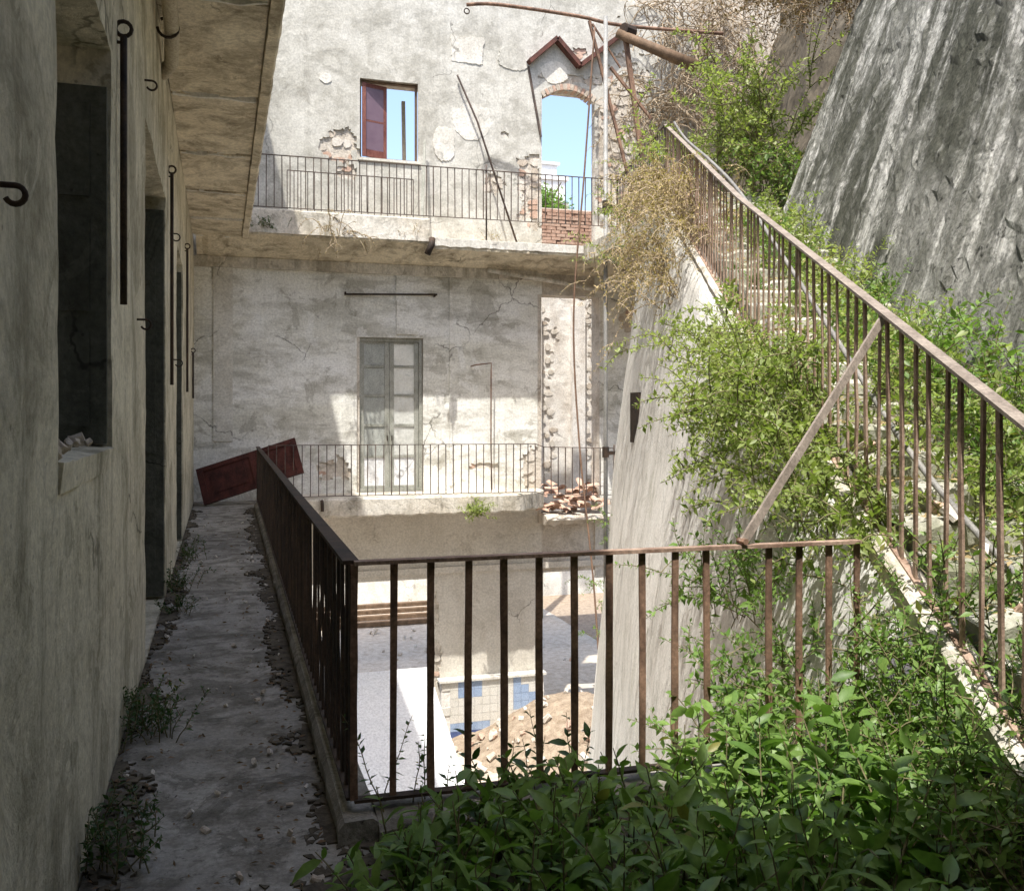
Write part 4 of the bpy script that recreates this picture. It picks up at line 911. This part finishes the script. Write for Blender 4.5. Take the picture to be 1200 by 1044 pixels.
# weeds along the foot of the gallery wall
for (y, h, n, lab) in [(4.95, .24, 26, 'dark weed clump at the wall foot between the gallery window and first doorway'), (5.35, .16, 14, 'sparse low weed at the wall foot just past the gallery window'), (3.55, .22, 16, 'low dark weed at the wall foot below the gallery window'),
                       (3.95, .15, 12, 'small weed at the wall foot under the far jamb of the gallery window'), (9.0, .24, 20, 'dark weed tuft at the foot of the wall past the first doorway'), (8.0, .16, 16, 'low weed on the threshold of the first dark doorway'), (10.8, .22, 18, 'dark weed tuft at the foot of the wall before the second doorway')]:
    plant('wall_foot_weed', lab, 'weed', (LX + .11, y, 0), n, h * 1.15, .75, .02, .042, .022, 'leaf_dark', LEAF_SMALL, 'weeds along the gallery wall', rad=.07, sub=1, stem_r=.003)
# soil gathered along both edges of the walkway
def dirt(lab, mapx, y0, y1, wid, sd, dens):
    us = lines(0, wid, .016); vs = lines(y0, y1, .018 if y1 < 4 else .024)
    kp = lambda u, v: nz(u * 5, v * 2.2, sd) * .9 + nz(u * 14, v * 14, sd + 3) * .45 + nz(u * 37, v * 33, sd + 5) * .5 > u / wid * 1.7 - dens(v)
    o = wall_grid(us, vs, kp, lambda u, v, w: (mapx(u, v), v, w), .0, jit=.75, disp=lambda u, v: .011 + .004 * nz(u * 9, v * 9, sd) + .003 * nz(u * 30, v * 30, sd)).build('soil_strip', 'humus', None, loc=(0, y0, 0))
    tag(o, lab, 'soil', kind='stuff')
dirt('dark soil gathered along the foot of the walkway curb', lambda u, v: xr(v) - .045 - u, 3.52, 16.5, .34, 1.0, lambda v: .45)
dirt('dark soil gathered along the foot of the gallery wall', lambda u, v: LX + .004 + u, 1.2, 16.5, .34, 7.0, lambda v: .25 + max(0, 5 - v) * .12)
dirt('dark soil spread at the walkway corner beside the shaded weeds', lambda u, v: .62 - u, 1.0, 3.50, .55, 4.0, lambda v: .95)
# litter on the walkway
P = []; D = []; Z = []
for i in range(900):
    e = random.random(); y = 2.0 + 14 * random.random() ** 1.6; x = random.choice((LX + abs(random.gauss(0, .12)) + .02, xr(y) - .1 - abs(random.gauss(0, .16)), random.uniform(LX, xr(y) - .1)))
    if not LX + .02 < x < xr(y) - .1: continue
    P.append((x, y, .014)); D.append((random.gauss(0, 1), random.gauss(0, 1), random.gauss(0, .25))); Z.append(random.uniform(.015, .045))
tag(leaves_mesh('leaf_litter', P, D, Z, 'leaf_dead', None, LM, (0, 6, 0)), 'small dead leaves and crumbs scattered along the walkway', 'leaf litter', kind='stuff')
for i in range(110):
    y = 2.2 + 13 * random.random() ** 1.5; x = random.choice((xr(y) - .1 - abs(random.gauss(0, .12)), random.uniform(LX + .05, xr(y) - .12))); s_ = random.uniform(.012, .04)
    o = link('plaster_crumb', random.choice(SM[:5]), None, (x, y, .008 + s_ * .2)); o.scale = (s_, s_, s_ * .6); o.rotation_euler = (random.random() * 6, random.random(), random.random() * 6)
    tag(o, 'small crumb of fallen plaster on the concrete walkway', 'rubble', 'crumbs on the walkway')
# plants on the balconies
plant('balcony_fern', 'green tuft growing out of the lower balcony edge', 'plant', (4.55, 16.84, -.28), 24, .42, 1.3, .10, .09, .035, 'leaf_light', LEAF_SMALL, lean=(0, -.4, .1), rad=.1, sub=1)
plant('dry_tuft', 'dry grass tuft hanging from the upper balcony edge', 'plant', (1.95, 16.9, 4.8), 22, .75, 1.2, .35, .05, .07, 'leaf_dry', LEAF_SMALL, lean=(0, -.4, 0), stemmat='dry_stem', rad=.16, sub=1, stem_r=.008)
plant('edge_moss', 'green growth on the upper balcony corner under the gallery', 'plant', (.75, 16.92, 4.85), 24, .3, 1.3, .1, .05, .03, 'leaf_dark', LEAF_SMALL, lean=(0, -.3, 0), rad=.16, sub=1)
for x in (3.3, 4.9, 6.9): plant('dry_tuft', 'small dry weed along the edge of the upper balcony', 'plant', (x, 17.0, 4.86), 10, .3, 1.0, .05, .05, .05, 'leaf_dry', LEAF_SMALL, 'dry weeds on the upper balcony', stemmat='dry_stem', rad=.1)
# tree beyond the ruin, seen through the tall opening
tr = thing('tree', 'green leafy tree standing behind the brick wall in the tall opening', 'tree', (9.4, 27.5, G))
mb = MB(); mb.tube([(9.4, 27.5, G), (9.42, 27.5, 2), (9.45, 27.5, 6.2), (9.5, 27.5, 8.0)], .16, 8, .05)
for k in range(9):
    a = k * .7; mb.tube([(9.45, 27.5, 5.4 + .25 * k), (9.45 + .4 * math.cos(a), 27.5 + .4 * math.sin(a), 6.2 + .25 * k), (9.45 + .7 * math.cos(a), 27.5 + .7 * math.sin(a), 6.7 + .25 * k)], .05, 6, .015)
mb.build('trunk', 'stem', tr)
P = []; D = []; Z = []
for k in range(110):
    c = Vector((random.gauss(0, 1), random.gauss(0, 1), random.gauss(0, 1))).normalized() * random.uniform(.3, .95); c = Vector((9.45 + c.x, 27.5 + c.y, 7.75 + c.z * 1.0))
    for j in range(55):
        q = c + Vector((random.gauss(0, .13), random.gauss(0, .13), random.gauss(0, .11))); P.append(tuple(q)); D.append((random.gauss(0, 1), random.gauss(0, 1), random.gauss(-.1, .6))); Z.append(random.uniform(.08, .16))
f = leaves_mesh('crown', P, D, Z, 'leaf', tr); f['kind'] = 'stuff'
